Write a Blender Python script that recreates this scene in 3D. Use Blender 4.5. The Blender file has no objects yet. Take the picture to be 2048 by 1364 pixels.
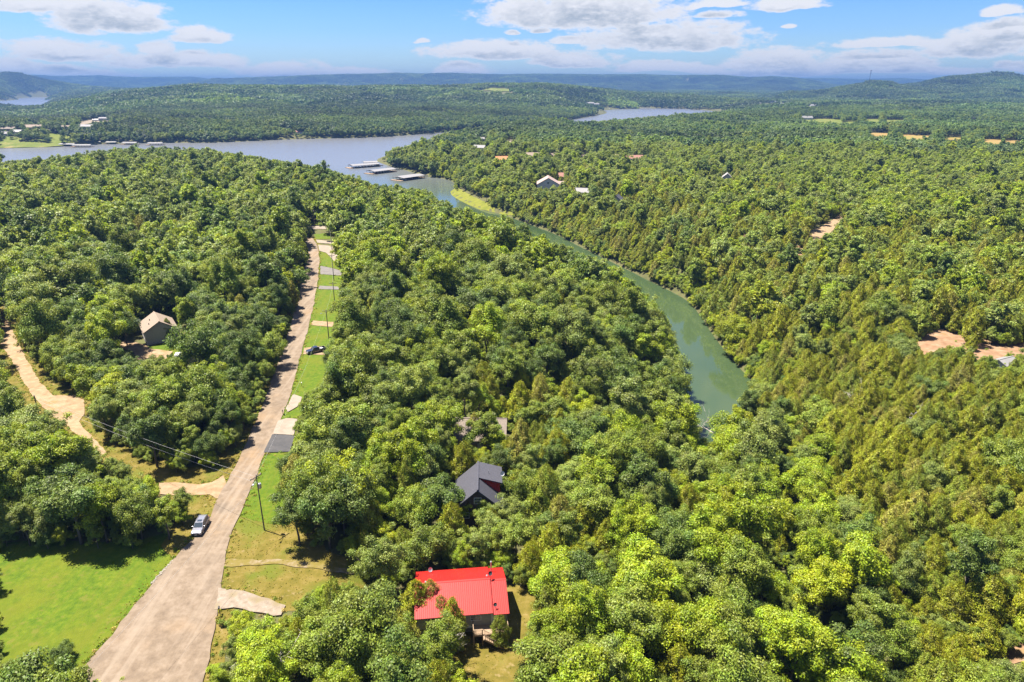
import bpy, bmesh, math, random
import numpy as np
from mathutils import Vector, Matrix
from mathutils.geometry import delaunay_2d_cdt

random.seed(7)
RNG = np.random.default_rng(11)
R = math.radians
scene = bpy.context.scene
COL = scene.collection

# ------------------------------------------------------------------ camera
CAM_H = 75.0
PITCH = R(20.6)
FPX = 1365.0                      # focal length in pixels of the 2048 px wide photograph
cam_d = bpy.data.cameras.new('camera')
cam_d.sensor_width = 36.0
cam_d.lens = 36.0 * FPX / 2048.0
cam_d.clip_start = 0.5
cam_d.clip_end = 60000.0
cam = bpy.data.objects.new('camera', cam_d)
COL.objects.link(cam)
cam.location = (0, 0, CAM_H)
cam.rotation_euler = (math.pi / 2 - PITCH, 0, 0)
scene.camera = cam

# ------------------------------------------------------------------ light, exposure
SUN_EL = R(67.0)
SUN_AZ = R(-66.0)                 # bearing of the sun, clockwise from +Y
sun_dir = Vector((math.sin(SUN_AZ) * math.cos(SUN_EL), math.cos(SUN_AZ) * math.cos(SUN_EL), math.sin(SUN_EL)))
sun_d = bpy.data.lights.new('sun', 'SUN')
sun_d.energy = 5.0
sun_d.angle = R(0.53)
sun_d.color = (1.0, 0.93, 0.82)
sun = bpy.data.objects.new('sun', sun_d)
COL.objects.link(sun)
sun.rotation_euler = sun_dir.to_track_quat('Z', 'Y').to_euler()

scene.view_settings.view_transform = 'Standard'
scene.view_settings.look = 'None'
scene.view_settings.exposure = 1.92
scene.view_settings.gamma = 1.0
cy = scene.cycles
cy.max_bounces = 6
cy.diffuse_bounces = 4
cy.glossy_bounces = 2
cy.transmission_bounces = 3
cy.transparent_max_bounces = 6
cy.volume_bounces = 0
cy.caustics_reflective = False
cy.caustics_refractive = False
cy.use_denoising = True
try:
    cy.denoiser = 'OPENIMAGEDENOISE'
    cy.denoising_input_passes = 'RGB_ALBEDO_NORMAL'
    cy.denoising_prefilter = 'ACCURATE'
except Exception:
    pass
cy.sample_clamp_indirect = 6.0
scene.render.threads_mode = 'AUTO'


# ------------------------------------------------------------------ projection helpers (photograph pixels <-> world)
CP, SP = math.cos(PITCH), math.sin(PITCH)


def ray(px, py):
    u = (np.asarray(px, float) - 1024.0) / FPX
    v = (np.asarray(py, float) - 682.0) / FPX
    return u, CP - v * SP, -SP - v * CP


def unproj(px, py, z=0.0):
    dx, dy, dz = ray(px, py)
    t = (np.asarray(z, float) - CAM_H) / dz
    return dx * t, dy * t


def proj(x, y, z):
    x = np.asarray(x, float); y = np.asarray(y, float); z = np.asarray(z, float) - CAM_H
    dep = y * CP - z * SP
    up = y * SP + z * CP
    dep = np.where(dep < 1.0, 1.0, dep)
    return 1024.0 + FPX * x / dep, 682.0 - FPX * up / dep, dep


# ------------------------------------------------------------------ world: sky and cumulus
world = bpy.data.worlds.new('World')
scene.world = world
world.use_nodes = True
wt = world.node_tree
wt.nodes.clear()
try:
    world.cycles.sampling_method = 'MANUAL'
    world.cycles.sample_map_resolution = 512
except Exception:
    pass


class NT:
    """Small helper to write node maths in one line each."""

    def __init__(self, tree):
        self.t = tree

    def n(self, typ, **kw):
        nd = self.t.nodes.new(typ)
        for k, v in kw.items():
            setattr(nd, k, v)
        return nd

    def put(self, sock, v):
        if v is None:
            return
        if isinstance(v, bpy.types.NodeSocket):
            self.t.links.new(v, sock)
        else:
            sock.default_value = v

    def m(self, op, a, b=None, c=None, clamp=False):
        nd = self.n('ShaderNodeMath', operation=op, use_clamp=clamp)
        for s, v in zip(nd.inputs, (a, b, c)):
            self.put(s, v)
        return nd.outputs[0]

    def vm(self, op, a, b=None):
        nd = self.n('ShaderNodeVectorMath', operation=op)
        self.put(nd.inputs[0], a)
        self.put(nd.inputs[1], b)
        return nd.outputs[0]

    def noise(self, vec, scale, detail=4.0, rough=0.55, dist=0.0, out='Fac'):
        nd = self.n('ShaderNodeTexNoise')
        self.put(nd.inputs['Vector'], vec)
        nd.inputs['Scale'].default_value = scale
        nd.inputs['Detail'].default_value = detail
        nd.inputs['Roughness'].default_value = rough
        nd.inputs['Distortion'].default_value = dist
        return nd.outputs[out]

    def ramp(self, fac, stops, interp='LINEAR'):
        nd = self.n('ShaderNodeValToRGB')
        cr = nd.color_ramp
        cr.interpolation = interp
        while len(cr.elements) < len(stops):
            cr.elements.new(0.5)
        for e, (p, c) in zip(cr.elements, stops):
            e.position = p
            e.color = c if len(c) == 4 else (*c, 1)
        self.put(nd.inputs[0], fac)
        return nd.outputs[0]

    def mix(self, fac, a, b, blend='MIX'):
        nd = self.n('ShaderNodeMix', data_type='RGBA', blend_type=blend)
        self.put(nd.inputs[0], fac)
        for s, v in ((nd.inputs[6], a), (nd.inputs[7], b)):
            self.put(s, (*v, 1) if isinstance(v, tuple) and len(v) == 3 else v)
        return nd.outputs[2]

    def smooth(self, x, lo, hi):
        nd = self.n('ShaderNodeMapRange', interpolation_type='SMOOTHSTEP')
        self.put(nd.inputs['Value'], x)
        nd.inputs['From Min'].default_value = lo
        nd.inputs['From Max'].default_value = hi
        return nd.outputs['Result']


def sky_angle(px, py):
    dx, dy, dz = ray(px, py)
    return math.atan2(dx, dy), math.atan2(dz, math.hypot(dx, dy))


# cumulus banks: (pixel x, pixel y of the middle, half width, half height)
CLOUDS = [
    (1165, 14, 215, 46), (1325, 70, 185, 34), (1000, 101, 140, 19), (1145, 118, 92, 15), (928, 137, 52, 13),
    (120, 2, 130, 22), (215, 30, 115, 38), (400, 64, 60, 20), (125, 98, 115, 24), (325, 93, 34, 16), (360, 118, 145, 20),
    (570, 134, 100, 19), (30, 132, 80, 20), (150, 140, 110, 14), (720, 146, 90, 10), (1570, 8, 90, 16), (1425, 6, 60, 11), (1435, 30, 34, 9),
    (1960, 84, 130, 36), (2030, 60, 110, 26), (1545, 116, 115, 20), (1745, 120, 130, 19), (1790, 88, 150, 11), (1580, 53, 20, 6),
    (1330, 134, 120, 11), (1620, 140, 240, 10), (1850, 142, 160, 9), (2120, 136, 100, 12), (-180, 70, 160, 34), (2260, 20, 140, 40),
    (1028, 64, 20, 7), (1145, 82, 36, 9), (842, 84, 14, 5), (1085, 60, 20, 6), (2010, 22, 60, 14), (2040, 132, 40, 10),
]
SUN_COL_CLOUD = (1.0, 0.985, 0.97)

w = NT(wt)
tc = w.n('ShaderNodeTexCoord')
dirv = w.vm('NORMALIZE', tc.outputs['Generated'])
sx = w.n('ShaderNodeSeparateXYZ')
w.put(sx.inputs[0], dirv)
az = w.m('ARCTAN2', sx.outputs[0], sx.outputs[1])
el = w.m('ARCSINE', sx.outputs[2])


def cloud_field(az, el):
    """Density of the cumulus layer at a bearing and elevation."""
    cv = w.n('ShaderNodeCombineXYZ')
    w.put(cv.inputs[0], az)
    w.put(cv.inputs[1], w.m('MULTIPLY', el, 2.2))
    p = cv.outputs[0]
    nb = w.noise(p, 9.0, 3.0, 0.5, out='Color')
    sep = w.n('ShaderNodeSeparateColor')
    w.put(sep.inputs[0], nb)
    az2 = w.m('ADD', az, w.m('MULTIPLY', w.m('SUBTRACT', sep.outputs[0], 0.5), 0.075))
    el2 = w.m('ADD', el, w.m('MULTIPLY', w.m('SUBTRACT', sep.outputs[1], 0.5), 0.022))
    best = None
    for (cx, cyy, hw, hh) in CLOUDS:
        a0, e0 = sky_angle(cx, cyy + hh * 0.45)
        a1, _ = sky_angle(cx + hw, cyy)
        _, e1 = sky_angle(cx, cyy - hh)
        da, de = abs(a1 - a0) * 1.0, abs(e1 - e0) * 1.0
        u = w.m('DIVIDE', w.m('SUBTRACT', az2, a0), da)
        d_el = w.m('SUBTRACT', el2, e0)
        up = w.m('DIVIDE', w.m('MAXIMUM', d_el, 0.0), de)
        dn = w.m('DIVIDE', w.m('MINIMUM', d_el, 0.0), de * 0.36)
        e = w.m('SUBTRACT', 1.0, w.m('ADD', w.m('MULTIPLY', u, u), w.m('ADD', w.m('MULTIPLY', up, up), w.m('MULTIPLY', dn, dn))))
        best = e if best is None else w.m('SMOOTH_MAX', best, e, 0.25)
    # the same kind of clouds over the rest of the sky
    zc = w.m('ADD', w.m('MAXIMUM', w.m('SINE', el), 0.0), 0.06)
    flat = w.n('ShaderNodeCombineXYZ')
    w.put(flat.inputs[0], w.m('DIVIDE', w.m('SINE', az), zc))
    w.put(flat.inputs[1], w.m('DIVIDE', w.m('COSINE', az), zc))
    gen = w.noise(flat.outputs[0], 0.55, 5.0, 0.5)
    gen = w.m('MULTIPLY', w.m('SUBTRACT', gen, 0.56), 7.0)
    gen = w.m('SUBTRACT', gen, w.m('MULTIPLY', w.m('SUBTRACT', 1.0, w.smooth(el, 0.13, 0.2)), 6.0))
    best = w.m('MAXIMUM', best, gen)
    f1 = w.m('SUBTRACT', w.noise(p, 34.0, 5.0, 0.62), 0.5)
    f2 = w.m('SUBTRACT', w.noise(p, 120.0, 4.0, 0.6), 0.5)
    best = w.m('MAXIMUM', best, -3.0)
    return w.m('ADD', best, w.m('ADD', w.m('MULTIPLY', f1, 2.6), w.m('MULTIPLY', f2, 0.7)))


d0 = cloud_field(az, el)
d1 = cloud_field(w.m('ADD', az, -0.004), w.m('ADD', el, 0.013))
alpha = w.smooth(d0, -0.42, 0.40)
alpha = w.m('MULTIPLY', alpha, 0.94)
depth_in = w.smooth(d0, 0.1, 1.5)
under = w.smooth(w.m('SUBTRACT', d1, d0), -1.1, 0.15)
shade = w.m('MULTIPLY', w.m('MULTIPLY', under, depth_in), 0.98)
sky = w.n('ShaderNodeTexSky', sky_type='NISHITA')
sky.sun_disc = False
sky.sun_elevation = SUN_EL
sky.sun_rotation = SUN_AZ
sky.altitude = 300.0
sky.air_density = 1.15
sky.dust_density = 0.25
sky.ozone_density = 2.6
SKY_K = 0.05
skyc = w.mix(1.0, sky.outputs[0], w.ramp(w.smooth(el, 0.0, 0.30), [(0.0, (0.52, 0.68, 0.95)), (0.12, (0.40, 0.60, 0.96)), (0.35, (0.30, 0.52, 0.98)), (1.0, (0.32, 0.54, 1.0))]), 'MULTIPLY')
lit = (5.2, 5.15, 5.2)
grey = (1.85, 2.2, 2.6)
cloudc = w.mix(shade, lit, grey)
final = w.mix(alpha, skyc, cloudc)
bg = w.n('ShaderNodeBackground')
w.put(bg.inputs['Color'], final)
bg.inputs['Strength'].default_value = SKY_K
wo = w.n('ShaderNodeOutputWorld')
wt.links.new(bg.outputs[0], wo.inputs['Surface'])


# ------------------------------------------------------------------ mesh helper
class MB:
    """Collects shapes, then links them as ONE mesh object."""

    def __init__(self):
        self.v = []
        self.f = []

    def add(self, vs, fs):
        o = len(self.v)
        self.v += [tuple(p) for p in vs]
        self.f += [tuple(i + o for i in f) for f in fs]
        return self

    def box(self, c, s, rz=0.0, rx=0.0, ry=0.0):
        m = Matrix.Translation(c) @ Matrix.Rotation(rz, 4, 'Z') @ Matrix.Rotation(ry, 4, 'Y') @ Matrix.Rotation(rx, 4, 'X')
        vs = [m @ Vector((sx_ * s[0] / 2, sy_ * s[1] / 2, sz_ * s[2] / 2)) for sz_ in (-1, 1) for sx_, sy_ in ((-1, -1), (1, -1), (1, 1), (-1, 1))]
        return self.add(vs, [(3, 2, 1, 0), (4, 5, 6, 7), (0, 1, 5, 4), (1, 2, 6, 5), (2, 3, 7, 6), (3, 0, 4, 7)])

    def tube(self, pts, radii, n=8, cap=True):
        pts = [Vector(p) for p in pts]
        if not isinstance(radii, (list, tuple)):
            radii = [radii] * len(pts)
        rings = []
        for i, p in enumerate(pts):
            d = (pts[min(i + 1, len(pts) - 1)] - pts[max(i - 1, 0)]).normalized()
            a = d.orthogonal().normalized() if abs(d.z) < 0.99 else Vector((1, 0, 0))
            a = (a - d * a.dot(d)).normalized()
            b = d.cross(a)
            rings.append([p + (a * math.cos(2 * math.pi * k / n) + b * math.sin(2 * math.pi * k / n)) * radii[i] for k in range(n)])
        vs = [q for r_ in rings for q in r_]
        fs = []
        for i in range(len(rings) - 1):
            for k in range(n):
                fs.append((i * n + k, i * n + (k + 1) % n, (i + 1) * n + (k + 1) % n, (i + 1) * n + k))
        if cap:
            fs.append(tuple(range(n - 1, -1, -1)))
            fs.append(tuple((len(rings) - 1) * n + k for k in range(n)))
        return self.add(vs, fs)

    def slab(self, quad, t):
        """A flat plate: quad (any polygon, counter-clockwise seen from its upper side) pushed down its own normal by t."""
        q = [Vector(p) for p in quad]
        nrm = (q[1] - q[0]).cross(q[2] - q[0]).normalized()
        n = len(q)
        vs = q + [p - nrm * t for p in q]
        fs = [tuple(range(n)), tuple(range(2 * n - 1, n - 1, -1))]
        fs += [(i, i + n, (i + 1) % n + n, (i + 1) % n) for i in range(n)]
        return self.add(vs, fs)

    def loft(self, rings, cap=True):
        n = len(rings[0])
        vs = [p for r_ in rings for p in r_]
        fs = []
        for i in range(len(rings) - 1):
            for k in range(n):
                fs.append((i * n + k, i * n + (k + 1) % n, (i + 1) * n + (k + 1) % n, (i + 1) * n + k))
        if cap:
            fs.append(tuple(range(n - 1, -1, -1)))
            fs.append(tuple((len(rings) - 1) * n + k for k in range(n)))
        return self.add(vs, fs)

    def build(self, name, mat, parent=None, smooth=False, bevel=0.0):
        me = bpy.data.meshes.new(name)
        me.from_pydata(self.v, [], self.f)
        bm = bmesh.new()
        bm.from_mesh(me)
        bmesh.ops.recalc_face_normals(bm, faces=bm.faces)
        bm.to_mesh(me)
        bm.free()
        if smooth:
            me.polygons.foreach_set('use_smooth', [True] * len(me.polygons))
        me.materials.append(mat)
        o = bpy.data.objects.new(name, me)
        COL.objects.link(o)
        if parent is not None:
            o.parent = parent
        if bevel:
            b = o.modifiers.new('bevel', 'BEVEL')
            b.width = bevel
            b.segments = 2
            b.limit_method = 'ANGLE'
        return o


def tag(o, label=None, cat=None, group=None, kind=None):
    for k, v in (('label', label), ('category', cat), ('group', group), ('kind', kind)):
        if v:
            o[k] = v
    return o


def thing(name, label, cat, loc=(0, 0, 0), rz=0.0, group=None):
    o = bpy.data.objects.new(name, None)
    COL.objects.link(o)
    o.location = loc
    o.rotation_euler = (0, 0, rz)
    o.empty_display_size = 0.5
    return tag(o, label, cat, group)


def copy_tree(o, parent=None):
    c = o.copy()
    COL.objects.link(c)
    c.parent = parent
    for ch in list(o.children):
        copy_tree(ch, c)
    return c


# ------------------------------------------------------------------ materials
MATS = {}


def pbr(name, col, rough=0.7, metal=0.0, spec=0.3, var=0.0, scale=3.0, bump=0.0, bscale=20.0, coat=0.0):
    if name in MATS:
        return MATS[name]
    m = bpy.data.materials.new(name)
    m.use_nodes = True
    t = NT(m.node_tree)
    b = m.node_tree.nodes['Principled BSDF']
    b.inputs['Roughness'].default_value = rough
    b.inputs['Metallic'].default_value = metal
    b.inputs['Specular IOR Level'].default_value = spec
    b.inputs['Coat Weight'].default_value = coat
    tcn = t.n('ShaderNodeTexCoord')
    if var:
        f = t.noise(tcn.outputs['Object'], scale, 5.0, 0.6)
        lo = tuple(max(0.0, c * (1 - var)) for c in col)
        hi = tuple(min(1.0, c * (1 + var)) for c in col)
        t.put(b.inputs['Base Color'], t.ramp(f, [(0.3, lo), (0.7, hi)]))
    else:
        b.inputs['Base Color'].default_value = (*col, 1)
    if bump:
        f = t.noise(tcn.outputs['Object'], bscale, 3.0, 0.6)
        bn = t.n('ShaderNodeBump')
        bn.inputs['Strength'].default_value = bump
        bn.inputs['Distance'].default_value = 0.05
        t.put(bn.inputs['Height'], f)
        t.put(b.inputs['Normal'], bn.outputs[0])
    MATS[name] = m
    return m


def surface(name, stops, scale, detail=6.0, rough=0.9, bump=0.3, bscale=3.0, bdist=0.1, second=None, spec=0.15, third=None, streak=None):
    """Ground surface: noise ramp in world metres, an optional patchy overlay and fine relief."""
    m = bpy.data.materials.new(name)
    m.use_nodes = True
    t = NT(m.node_tree)
    b = m.node_tree.nodes['Principled BSDF']
    b.inputs['Roughness'].default_value = rough
    b.inputs['Specular IOR Level'].default_value = spec
    pos = t.n('ShaderNodeNewGeometry').outputs['Position']
    c = t.ramp(t.noise(pos, scale, detail, 0.62), stops)
    for ov in (second, third):
        if ov:
            col, sc, lo, hi, amt = ov
            f = t.m('MULTIPLY', t.smooth(t.noise(pos, sc, 5.0, 0.6), lo, hi), amt)
            c = t.mix(f, c, col)
    if streak:
        ang, col, sc, amt = streak
        mp = t.n('ShaderNodeMapping')
        mp.inputs['Rotation'].default_value = (0, 0, ang)
        mp.inputs['Scale'].default_value = (sc, sc * 0.06, 1.0)
        t.put(mp.inputs['Vector'], pos)
        f = t.m('MULTIPLY', t.smooth(t.noise(mp.outputs[0], 1.0, 3.0, 0.5), 0.45, 0.7), amt)
        c = t.mix(f, c, col)
    t.put(b.inputs['Base Color'], c)
    if bump:
        bn = t.n('ShaderNodeBump')
        bn.inputs['Strength'].default_value = bump
        bn.inputs['Distance'].default_value = bdist
        t.put(bn.inputs['Height'], t.noise(pos, bscale, 4.0, 0.65))
        t.put(b.inputs['Normal'], bn.outputs[0])
    MATS[name] = m
    return m


def leaf_material(name, base_attr='tint', trans=0.32):
    m = bpy.data.materials.new(name)
    m.use_nodes = True
    t = NT(m.node_tree)
    m.node_tree.nodes.clear()
    at = t.n('ShaderNodeAttribute', attribute_type='INSTANCER', attribute_name=base_attr)
    lv = t.n('ShaderNodeAttribute', attribute_type='GEOMETRY', attribute_name='leafvar')
    s = t.n('ShaderNodeSeparateColor')
    t.put(s.inputs[0], lv.outputs['Color'])
    hs = t.n('ShaderNodeHueSaturation')
    hs.inputs['Saturation'].default_value = 1.04
    t.put(hs.inputs['Hue'], t.m('ADD', 0.478, t.m('MULTIPLY', s.outputs[0], 0.045)))
    t.put(hs.inputs['Value'], t.m('ADD', 0.46, t.m('MULTIPLY', s.outputs[1], 1.12)))
    t.put(hs.inputs['Color'], t.mix(1.0, at.outputs['Color'], (0.71, 0.71, 0.58), 'MULTIPLY'))
    p = t.n('ShaderNodeBsdfPrincipled')
    t.put(p.inputs['Base Color'], hs.outputs[0])
    p.inputs['Roughness'].default_value = 0.55
    p.inputs['Specular IOR Level'].default_value = 0.25
    tr = t.n('ShaderNodeBsdfTranslucent')
    t.put(tr.inputs['Color'], t.mix(1.0, hs.outputs[0], (1.1 * trans / 0.45, 1.0 * trans / 0.45, 0.5), 'MULTIPLY'))
    mx = t.n('ShaderNodeAddShader')                      # a thin leaf both reflects and lets light through
    t.t.links.new(p.outputs[0], mx.inputs[0])
    t.t.links.new(tr.outputs[0], mx.inputs[1])
    out = t.n('ShaderNodeOutputMaterial')
    t.t.links.new(mx.outputs[0], out.inputs['Surface'])
    MATS[name] = m
    return m


M_LEAF = leaf_material('leaves')
M_CEDAR = leaf_material('cedar_leaves', trans=0.22)
M_BARK = pbr('bark', (0.10, 0.08, 0.065), 0.9, var=0.35, scale=4.0)
M_DEAD = pbr('dead_wood', (0.36, 0.32, 0.29), 0.9, var=0.25, scale=4.0)

# ------------------------------------------------------------------ terrain
ZW = -18.0                        # lake level; the road lies at 0


def hash01(ix, iy, seed):
    h = (ix.astype(np.int64) * 374761393 + iy.astype(np.int64) * 668265263 + seed * 1442695041) & 0x7FFFFFFF
    h = ((h ^ (h >> 13)) * 1274126177) & 0x7FFFFFFF
    h = h ^ (h >> 16)
    return (h & 0xFFFF) / 65535.0


def vnoise(x, y, scale, seed=0):
    x = np.asarray(x, float) / scale
    y = np.asarray(y, float) / scale
    ix, iy = np.floor(x), np.floor(y)
    fx, fy = x - ix, y - iy
    fx, fy = fx * fx * (3 - 2 * fx), fy * fy * (3 - 2 * fy)
    a, b = hash01(ix, iy, seed), hash01(ix + 1, iy, seed)
    c, d = hash01(ix, iy + 1, seed), hash01(ix + 1, iy + 1, seed)
    return (a + (b - a) * fx) * (1 - fy) + (c + (d - c) * fx) * fy - 0.5


def sstep(x, a, b):
    t = np.clip((np.asarray(x, float) - a) / (b - a), 0, 1)
    return t * t * (3 - 2 * t)


def pix_poly(pts, z):
    a = np.array(pts, float)
    x, y = unproj(a[:, 0], a[:, 1], z)
    return np.stack([x, y], 1)


def smooth_poly(P, n=2):
    for _ in range(n):
        Q = np.roll(P, -1, 0)
        P = np.stack([P * 0.75 + Q * 0.25, P * 0.25 + Q * 0.75], 1).reshape(-1, 2)
    return P


LAKE_PX = [(-500, 352), (-200, 350), (0, 344), (250, 331), (420, 330), (560, 342), (700, 371), (850, 409), (1000, 470), (1180, 550), (1285, 655), (1330, 740),
           (1352, 830), (1372, 900), (1412, 930), (1450, 905), (1492, 830), (1512, 768), (1477, 734), (1449, 700), (1424, 667), (1399, 627), (1372, 597), (1312, 568),
           (1237, 530), (1162, 494), (1113, 468), (1054, 447), (1009, 429), (957, 419), (920, 401), (898, 386), (914, 374), (905, 362), (885, 357), (852, 354),
           (810, 340), (764, 328), (750, 320), (772, 311), (830, 297), (890, 286), (960, 274), (1050, 265), (1130, 259), (1300, 250), (1440, 238), (1440, 224), (1400, 219),
           (1320, 216), (1205, 219), (1217, 226), (1195, 231), (1120, 243), (1000, 253), (934, 261), (870, 266), (800, 272), (700, 276), (560, 279), (450, 285),
           (330, 286), (220, 287), (140, 293), (0, 297), (-500, 302)]
FAR_LAKE_PX = [(-300, 205), (20, 203), (45, 194.5), (113, 194), (92, 205), (112, 212), (156, 213.5), (150, 222), (60, 216), (-300, 215)]
LAKES = [smooth_poly(pix_poly(LAKE_PX, ZW), 1), smooth_poly(pix_poly(FAR_LAKE_PX, ZW), 1)]


def poly_sd(x, y, P):
    """Signed distance to a polygon, negative inside."""
    x = np.asarray(x, float)
    y = np.asarray(y, float)
    best = np.full(x.shape, 1e18)
    inside = np.zeros(x.shape, bool)
    n = len(P)
    for i in range(n):
        ax, ay = P[i]
        bx, by = P[(i + 1) % n]
        ex, ey = bx - ax, by - ay
        l2 = ex * ex + ey * ey + 1e-12
        t = np.clip(((x - ax) * ex + (y - ay) * ey) / l2, 0, 1)
        dx, dy = x - ax - t * ex, y - ay - t * ey
        best = np.minimum(best, dx * dx + dy * dy)
        if ay != by:
            c = ((ay > y) != (by > y)) & (x < (bx - ax) * (y - ay) / (by - ay) + ax)
            inside ^= c
    d = np.sqrt(best)
    return np.where(inside, -d, d)


def line_dist(x, y, P):
    best = np.full(np.shape(x), 1e18)
    par = np.zeros(np.shape(x))
    for i in range(len(P) - 1):
        ax, ay = P[i]
        bx, by = P[i + 1]
        ex, ey = bx - ax, by - ay
        t = np.clip(((x - ax) * ex + (y - ay) * ey) / (ex * ex + ey * ey), 0, 1)
        d = np.hypot(x - ax - t * ex, y - ay - t * ey)
        par = np.where(d < best, i + t, par)
        best = np.minimum(best, d)
    return best, par


HX, HY = unproj(1412, 930, ZW)
RAVINE = [(float(HX), float(HY) + 12), (50, 118), (42, 70), (30, 20)]

# wooded ridges: distance, front and back width, skyline as (pixel x, pixel y)
RIDGES = [
    (13500, 3500, 900, [(-600, 164), (-60, 158), (60, 151), (130, 153), (200, 152), (260, 155), (390, 155), (430, 160), (520, 166), (900, 172)]),
    (9800, 2600, 700, [(330, 172), (400, 164), (432, 158), (452, 159), (520, 155), (640, 151), (750, 149), (790, 147.5), (850, 149), (900, 148), (1000, 150.5), (1080, 149), (1200, 150), (1290, 150),
                       (1350, 151), (1450, 152), (1500, 155), (1545, 154), (1590, 157), (1625, 161), (1655, 168), (1700, 174)]),
    (14500, 2600, 900, [(1540, 172), (1600, 157), (1660, 157), (1720, 159), (1770, 158), (1800, 157), (1850, 160), (1900, 164), (2400, 170)]),
    (6600, 2000, 500, [(-600, 168), (-250, 152), (-60, 146), (0, 144), (28, 143), (55, 148), (90, 156), (130, 165), (175, 173), (260, 180), (330, 184)]),
    (5200, 1500, 500, [(1660, 182), (1720, 174), (1800, 171), (1840, 167), (1870, 159), (1900, 154.5), (1940, 151.5), (1980, 149), (2005, 147.5), (2030, 151), (2060, 157), (2120, 168), (2300, 178), (2500, 180)]),
    (4300, 900, 300, [(1560, 190), (1650, 182), (1700, 173), (1745, 165), (1765, 165), (1800, 172), (1850, 180), (1950, 188)]),
    (3300, 1300, 500, [(60, 204), (100, 196), (135, 189), (200, 183), (300, 179), (400, 173), (460, 174), (560, 174), (650, 174), (700, 177), (760, 174), (900, 174), (980, 170), (1090, 170), (1150, 175),
                       (1230, 184), (1290, 190), (1400, 196)]),
]
_RA = []
for dist, fr, bk, pts in RIDGES:
    aa = np.array([sky_angle(px, py) for px, py in pts])
    _RA.append((aa[:, 0], CAM_H + dist * np.tan(aa[:, 1]) - 9.0))

PADS = []                          # (x, y, inner radius, outer radius, z) level building plots


def height(x, y):
    x = np.asarray(x, float)
    y = np.asarray(y, float)
    r = np.hypot(x, y)
    b = np.zeros(r.shape)
    b += vnoise(x, y, 60, 3) * 1.6 * sstep(r, 90, 260)
    b += vnoise(x, y, 210, 5) * 9.0 * sstep(r, 330, 900)
    b += vnoise(x, y, 700, 6) * 24.0 * sstep(r, 1400, 3000)
    b += vnoise(x, y, 260, 8) * 10.0 * sstep(r, 2500, 5000)
    d, par = line_dist(x, y, RAVINE)
    b -= np.interp(par, [0, 1, 2, 3], [15, 11, 8, 6]) * np.exp(-(d / 38.0) ** 2) * (y < 190)
    a = np.arctan2(x, y)
    for (dist, fr, bk, pts), (ra, rh) in zip(RIDGES, _RA):
        hz = np.interp(a, ra, rh, left=-60, right=-60)
        rr = r + vnoise(x, y, 420, 21) * fr * 0.35
        f = sstep(rr, dist - fr, dist) * (1 - 0.7 * sstep(rr, dist + bk, dist + bk * 3 + 600))
        gul = (vnoise(x, y, 330, 9) + 0.6 * vnoise(x, y, 150, 12)) * 70.0 * f * (1 - f) * 2
        b = np.maximum(b, b + (hz - b) * f - np.abs(gul) * (hz > b))
    b = b - 16.0 * np.exp(-((a - sky_angle(70, 205)[0]) / 0.07) ** 2) * sstep(r, 1500, 2100) * (1 - sstep(r, 3600, 4200))
    for (qx, qy, r0, r1, z) in PADS:
        k = 1 - sstep(np.hypot(x - qx, y - qy), r0, r1)
        b = b + (z - b) * k
    sd = np.minimum(poly_sd(x, y, LAKES[0]), poly_sd(x, y, LAKES[1]))
    wdt = 58 + 0.14 * np.clip(r - 450, 0, 2500)
    t = np.clip(sd / wdt, 0, 1)
    rise = 1 - (1 - t) ** 2
    h = ZW + (np.maximum(b, ZW + 1.0) - ZW) * rise + 0.25 * np.clip(sd, 0, 2)
    return np.where(sd < 0, ZW + np.maximum(sd * 0.45, -5.0), h)


_T = np.concatenate([np.linspace(40, 400, 121), np.geomspace(404, 9000, 160)])


def ground(px, py):
    """World points where the photograph's pixels first meet the terrain."""
    px = np.asarray(px, float).ravel()
    py = np.asarray(py, float).ravel()
    dx, dy, dz = ray(px, py)
    X, Y, Z = np.outer(_T, dx), np.outer(_T, dy), CAM_H + np.outer(_T, dz)
    under = height(X, Y) >= Z
    i = np.where(under.any(0), under.argmax(0), len(_T) - 1)
    i = np.maximum(i, 1)
    lo, hi = _T[i - 1], _T[i]
    for _ in range(12):
        m = 0.5 * (lo + hi)
        u = height(dx * m, dy * m) >= CAM_H + dz * m
        hi = np.where(u, m, hi)
        lo = np.where(u, lo, m)
    x, y = dx * hi, dy * hi
    return x, y, height(x, y)


def g1(px, py):
    x, y, z = ground(np.array([px]), np.array([py]))
    return Vector((float(x[0]), float(y[0]), float(z[0])))


_h = g1(915, 1195)
PADS.append((_h.x + 1.0, _h.y + 4.0, 12.0, 22.0, -3.6))

# ground sheet: finer near the camera, reaching past the horizon ridges
NA, NRD = 560, 560
ang = np.linspace(R(-78), R(78), NA)
rad = np.concatenate([np.linspace(18, 44, 14, endpoint=False), np.geomspace(44, 17000, NRD - 14)])
AA, RR_ = np.meshgrid(ang, rad)
GX, GY = RR_ * np.sin(AA), RR_ * np.cos(AA)
GZ = height(GX, GY)
GZ = GZ - (RR_ > 15500) * (RR_ - 15500) * 0.05


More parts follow.
